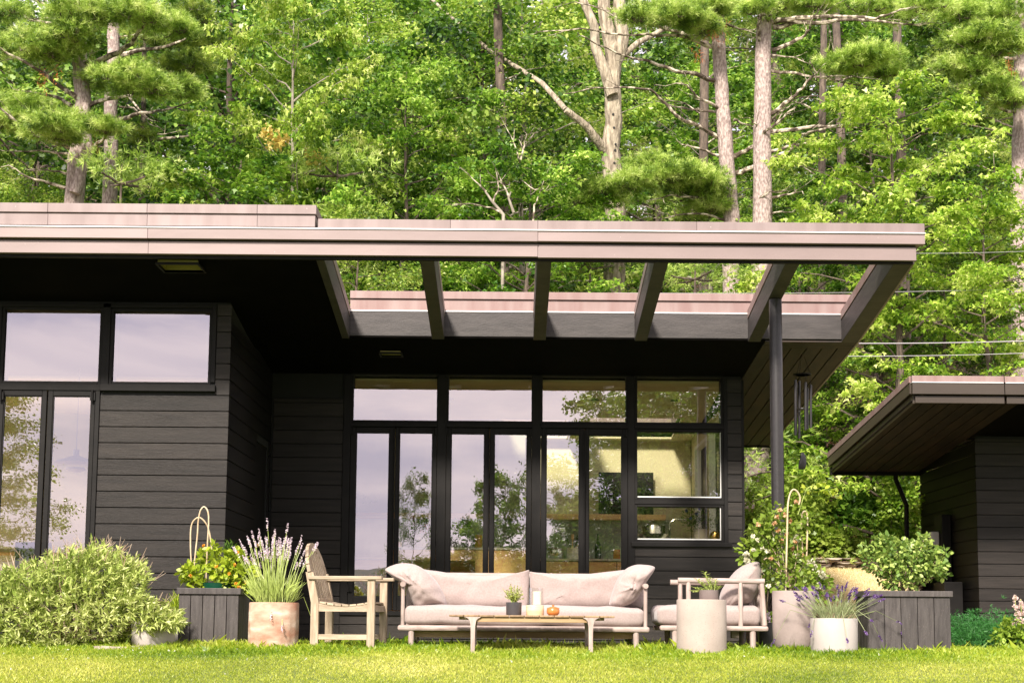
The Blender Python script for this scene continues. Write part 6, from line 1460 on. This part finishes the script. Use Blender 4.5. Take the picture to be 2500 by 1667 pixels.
# juniper and astilbe at the right
YJ = 16.2
ju = empty('juniper', (WX(2400,1570,YJ), YJ, 0), 'low spreading green juniper at the foot of the garage wall', 'shrub')
rr_ = np.random.default_rng(61); ells = [((WX(u,1555,YJ), YJ+dy, z), (.22,.25,.16), 330) for u, z, dy in ((2335,.08,0),(2365,.12,.1),(2395,.15,0),(2425,.19,.1),(2440,.15,-.1),(2380,.08,-.2),(2415,.08,-.2),(2345,.14,.15))]
P, D = pad_tufts([(Vector(c), r, n) for c, r, n in ells], rr_, 1.2); V = needles(P, D, 9, .05, .007, rr_); finish('needles', np_mesh('needles', rel(V, ju), 3), leafmat('juniper_needle', [(.02,.1,.02),(.05,.2,.04),(.1,.3,.07)], vary=0), ju)
twigs(ju, (WX(2400,1570,YJ), YJ, 0), [c for c, r, n in ells], r=.01)
YA = 15.6
PLUME = leafmat('pale_pink_plume', [(.6,.42,.38),(.75,.62,.56)], trans=.2, vary=0)
as_ = empty('astilbe', (WX(2480,1570,YA), YA, 0), 'pale pink plumed astilbe at the right edge of the frame', 'plant')
bush(as_, [((WX(u,v,YA), YA, WZ(u,v,YA)), (.12,.12,.1), 1) for u, v in ((2465,1530),(2490,1545),(2475,1560),(2515,1540),(2450,1555))], 120, .06, T_OVAL, LEAF_BUSH, 8)
m = MB(); pl_ = []
for u, v0, v1 in ((2478,1452,1505),(2492,1462,1520),(2484,1478,1525),(2505,1470,1530)):
    a, b = W(u+4, v1+20, YA), W(u, v0, YA); m.tube([a, b], .004, 4)
    for k in range(14): pl_.append(a.lerp(b, .3+.7*k/14)+Vector(rg.normal(0, .028*(1-k/16), 3)))
m.build('stems', STEMG, as_); blossoms(as_, pl_, PLUME, .024, rg, 'plumes', n=12)
# bushes on the slope behind, right
def slope_bush(u, v, Y, r, n, size, T, mat, label, seed, cat='shrub', stems=True):
    c = W(u, v, Y); g = ground(c.x, Y); e = empty('bush', (c.x, Y, g), label, cat); rr = np.random.default_rng(seed)
    cs = [((c.x+rr.uniform(-.7,.7)*r[0], Y+rr.uniform(-.5,.5)*r[1], c.z+rr.uniform(-.7,.6)*r[2]), (r[0]*.42, r[1]*.45, r[2]*.4), 1/9) for _ in range(9)]+[(tuple(c), tuple(x*.6 for x in r), .25)]
    bush(e, cs, n, size, T, mat, seed, shell=.3)
    if stems: twigs(e, (c.x, Y, g-.1), [x[0] for x in cs], mat=BARKD, r=.02)
    return e
LB2 = LEAF_LIGHT
slope_bush(1850, 1320, 23.5, (.55,.6,.85), 2600, .075, T_OAK, LEAF_BUSH, 'bright small leaved bush right behind the house corner', 1)
slope_bush(1960, 1215, 28.2, (1.1,.8,.8), 2600, .12, T_MAPLE, LEAF_BUSH, 'loose green bush above the honeysuckle hoops', 2)
slope_bush(2010, 1330, 26.9, (.75,.5,.45), 1800, .12, T_OAK, LEAF_BUSH, 'oak leaved bush just above the stone wall', 3)
slope_bush(2110, 1290, 28.2, (.9,.6,.7), 2400, .13, T_OAK, LEAF_MID, 'dark green oak leaved bush between wall and garage', 4)
slope_bush(2185, 1220, 27.2, (.5,.4,.85), 2200, .085, T_OVAL, LEAF_LIGHT, 'pale yellow green upright shrub left of the garage downspout', 5)
slope_bush(1900, 1100, 30.5, (1.2,.8,.6), 2000, .13, T_MAPLE, LEAF_MID, 'maple scrub high behind the round post', 6)
slope_bush(2090, 1170, 31, (1.3,.8,.45), 1800, .13, T_MAPLE, LEAF_MAPLE, 'maple scrub low on the littered slope', 7)
slope_bush(1935, 1270, 26.8, (.8,.6,.8), 2600, .1, T_OAK, LEAF_BUSH, 'leafy bush filling the gap behind the round post', 8)
slope_bush(2060, 1265, 29.5, (.8,.6,.6), 1800, .12, T_OAK, LEAF_MID, 'mid green scrub above the oak leaved bush', 10)
slope_bush(1880, 1400, 24.5, (.7,.5,.5), 1800, .1, T_OVAL, LEAF_DARK, 'dark leafy bush low behind the lounge chair', 9)
# ---------------------------------------------------------------- trees on the far side of the lawn (seen mirrored in the glass)
for p, x, y, s, sz_, rz, lab in ((oakC, 5.6, -13, .95, 1.22, 1, 'oak behind the viewer, mirrored in the kitchen window'),
        (birchD, 3.9, -15.5, 1.2, 1.25, 4, 'broad birch behind the viewer, mirrored in the top kitchen windows'),
        (oakC, 4.9, -18.5, 1.2, 1.38, 2, 'dense oak just behind the mirrored pair of trees'), (mapleB, 7.3, -17, 1.3, 1.4, 0, 'dense maple to the right of the mirrored pair of trees'),
        (birchD, 8.4, -14, 1.4, 1.35, 2, 'birch to the right of the mirrored oak'),
        (birchD, -3.5, -14, .42, .93, 2, 'slender birch across the lawn, mirrored in the second glass door'),
        (oakC, -.25, -16, .55, .98, 3, 'round oak across the lawn, mirrored in the middle doors'), (oakC, -1.3, -17.5, .45, .82, 1, 'shorter oak left of the round one across the lawn'),
        (mapleB, 2.1, -19, .5, .98, 3, 'maple further down the lawn toward the lake'), (mapleB, -2.6, -17, .5, .7, 3, 'small maple across the lawn, mirrored low in the doors'), (oakC, 3.4, -21, .8, .95, 3, 'oak behind the maple down the lawn'), (oakC, 6.8, -22, 1.2, 1.35, 5, 'big oak behind the mirrored trees at right'),
        (birchD, -16.6, -12, 1.0, 1.08, 4, 'birch mirrored in the far left glass door'), (pineE, -16.6, -12.6, .75, .98, 4, 'dark pine behind the birch mirrored in the far left door'), (oakC, 12.5, -14, 1.3, 1.3, 1, 'oak by the lawn well right of the viewer'), (oakC, -26, -20, 1.2, 1.2, 5, 'oak by the lawn far left of the viewer'),
        (mapleB, -4.9, -25, .55, .7, 1, 'narrow maple at the left end of the added dark row by the lake'), (oakC, -3.0, -26, .9, .75, 1, 'first oak of the added dark row by the lake, leftmost'), (mapleB, -.4, -27, 1.1, .8, 2, 'dark maple of the added row by the lake'), (oakC, 2.9, -26, 1.1, .8, 3, 'middle oak of the added dark row by the lake'), (mapleB, 6.2, -27, 1.2, .9, 4, 'second dark maple of the added row by the lake'), (oakC, 9.8, -26, 1.3, 1.0, 5, 'last oak of the added dark row by the lake')):  # row by the lake is added to darken reflections in the lower panes
    t = place(p, x, y, s, rz, label=lab, sz=sz_, leaf=LEAF_MID if p is not pineE else NEEDLE_D, bark=BARKD)
# ---------------------------------------------------------------- lawn grass
GRASS = leafmat('grass_blade', [(.07,.15,.006),(.2,.32,.012),(.4,.48,.04),(.62,.62,.16)], trans=.4, vary=0)
rng = np.random.default_rng(99); n = 330000
Yg = np.concatenate([rng.uniform(11.2, 13.3, n//2), rng.uniform(13.3, 16.2, n//2)]); Xg = rng.uniform(-1, 1, n)*(.36*Yg+.4)
d = 14.2-Yg; Zg = np.where(d > 0, np.where(d < 2.3, -.027*d*d, -.143-.124*(d-2.3)), 0)
tall_ = np.clip((Yg-13.0)/.9, 0, 1); clump = .75+.5*np.sin(Xg*7+np.sin(Yg*9)*2)*np.sin(Xg*2.3+1.7)
hgt = (.022+.055*tall_*clump)*rng.uniform(.6, 1.35, n); hgt *= np.where(rng.uniform(0, 1, n) < .012*tall_, 1.7, 1)
P = np.stack([Xg, Yg, Zg-.004], 1); A = np.stack([rng.normal(0, .32, n), rng.normal(0, .32, n), np.ones(n)], 1); A = unit(A)
sd = unit(np.cross(A, rng.normal(0, 1, (n, 3))))*rng.uniform(.0009, .0019, n)[:, None]; tip = P+A*hgt[:, None]; mid = P+A*hgt[:, None]*.55; tip[:, :2] += rng.normal(0, .25, (n, 2))*hgt[:, None]
V = np.stack([P-sd, P+sd, mid+sd*.7, tip], 1).reshape(-1, 3)
V4 = V.reshape(-1, 4, 3); fr_ = V4[:, 0, 1]+.25*np.sin(V4[:, 0, 0]*1.7)+rng.normal(0, .25, len(V4)) < 13.0
MOWN = leafmat('mown_pale_grass', [(.11,.18,.01),(.3,.38,.025),(.52,.55,.08),(.76,.71,.24)], trans=.4, vary=0)
tag(finish('lawn_grass', np_mesh('lawn_grass', V4[~fr_].reshape(-1, 3), 4), GRASS), kind='stuff')
tag(finish('mown_grass', np_mesh('mown_grass', V4[fr_].reshape(-1, 3), 4), MOWN), kind='stuff')
m_ = 30000; Xs = rng.uniform(4.75, 6.65, m_); Ys = rng.uniform(22.4, 26.1, m_); Zs = np.array([ground(x, y) for x, y in zip(Xs, Ys)])
P = np.stack([Xs, Ys, Zs], 1); A = unit(rng.normal(0, .8, (m_, 3))+UP*.5); V = leaves(P, A, rng.normal(0, 1, (m_, 3)), rng.uniform(.04, .09, m_), T_LONG*np.array([1,.3,1]))
tag(finish('dry_grass', np_mesh('dry_grass', V, 4), leafmat('straw_blade', [(.6,.46,.2),(.85,.72,.42)], trans=.2, vary=0)), kind='stuff')
k = 24; c = np.stack([rng.uniform(-4.3, 4.6, k), rng.uniform(11.6, 13.6, k), np.zeros(k)], 1); c[:, 0] = np.where(rng.uniform(0, 1, k) < .6, rng.uniform(-4.4, -2.2, k), c[:, 0]); c[:, 2] = [ground(a, b)+.035 for a, b in c[:, :2]]
Pc = np.repeat(c, 9, 0)+rng.normal(0, .003, (k*9, 3)); V = leaves(Pc, unit(rng.normal(0, 1, Pc.shape)+UP*.4), rng.normal(0, 1, Pc.shape), np.full(len(Pc), .009), T_OVAL)
tag(finish('clover_blossom', np_mesh('clover_blossom', V, 6), leafmat('white_clover', [(.75,.75,.6),(.8,.8,.75)], vary=0)), kind='stuff')
# fallen leaves and sprouts on the littered slope
m_ = 9000; Xs = rng.uniform(2.5, 13, m_); Ys = rng.uniform(26, 36, m_); Zs = np.array([ground(x, y)+.02 for x, y in zip(Xs, Ys)])
V = leaves(np.stack([Xs, Ys, Zs], 1), rng.normal(0, 1, (m_, 3)), UP+rng.normal(0, .5, (m_, 3)), rng.uniform(.05, .11, m_), T_OAK)
tag(finish('fallen_leaves', np_mesh('fallen_leaves', V, 8), leafmat('fallen_leaf', [(.12,.05,.02),(.3,.16,.07),(.4,.26,.14)], trans=.1, vary=0)), kind='stuff')

YLEAF = leafmat('turning_yellow_leaf', [(.6,.45,.06),(.85,.7,.3)], trans=.4, vary=0)
RUSTN = leafmat('dead_rusty_needle', [(.35,.1,.03),(.6,.2,.06)], trans=.2, vary=0)
mp_ = [o for o in SC.objects if o.get('label', '').startswith('slender pale trunked maple')][0]

def tuftset(parent, pts, mat, rad, n, size, T, seed, name):
    r = np.random.default_rng(seed); P = np.concatenate([np.array(tuple(p))+r.normal(0, 1, (n, 3))*np.array(rad) for p in pts])
    A = r.normal(0, 1, P.shape); A[:, 2] -= .4; V = leaves(P, A, UP+r.normal(0, .6, P.shape), size*r.uniform(.6, 1.2, len(P)), T)
    if parent is not None: V = V-np.array(tuple(parent.location))
    o = finish(name, np_mesh(name, V, len(T)), mat); tag(o, kind='stuff')
    if parent is not None: o.parent = parent; o.location = (0, 0, 0)
    return o
mpy = np.random.default_rng(3)
tuftset(None, [W(u, v, 28.9) for u, v in ((655,322),(668,335),(680,345),(664,352),(690,338),(672,328),(766,384),(752,380),(778,392))], YLEAF, (.09,.1,.08), 34, .11, T_MAPLE, 5, 'turning_leaves')
tuftset(None, [W(u, v, 29.2) for u, v in ((105,190),(108,202),(140,188),(230,350),(236,362),(1735,80),(1755,88),(1700,130),(1710,142),(1770,78),(2465,155),(2470,165))], RUSTN, (.05,.05,.1), 26, .13, T_LONG*np.array([1,.35,1]), 6, 'dead_needles')
tuftset(None, [W(u, v, 15.75) for u, v in ((442,492),(450,488),(470,495),(474,494))], LEAF_LIGHT, (.018,.02,.025), 9, .035, T_OVAL, 7, 'roof_sprouts')
for o in SC.objects:
    if o.type == 'MESH' and o.parent is not None and o.name.split('.')[0] in ('twigs', 'stems', 'cream_heads', 'flowers', 'leaves', 'foliage', 'red_flowers', 'pale_flowers', 'rusty_flowers', 'cream_flowers', 'pink_flowers', 'plumes', 'vine_leaves', 'needles'):
        o['kind'] = 'stuff'
for o in SC.objects:
    if len(o.get('label', '').split()) > 16: print('LONG', o['label'])
print('script done', len(SC.objects), sum(len(m.loops) for m in bpy.data.meshes)-2*sum(len(m.polygons) for m in bpy.data.meshes))
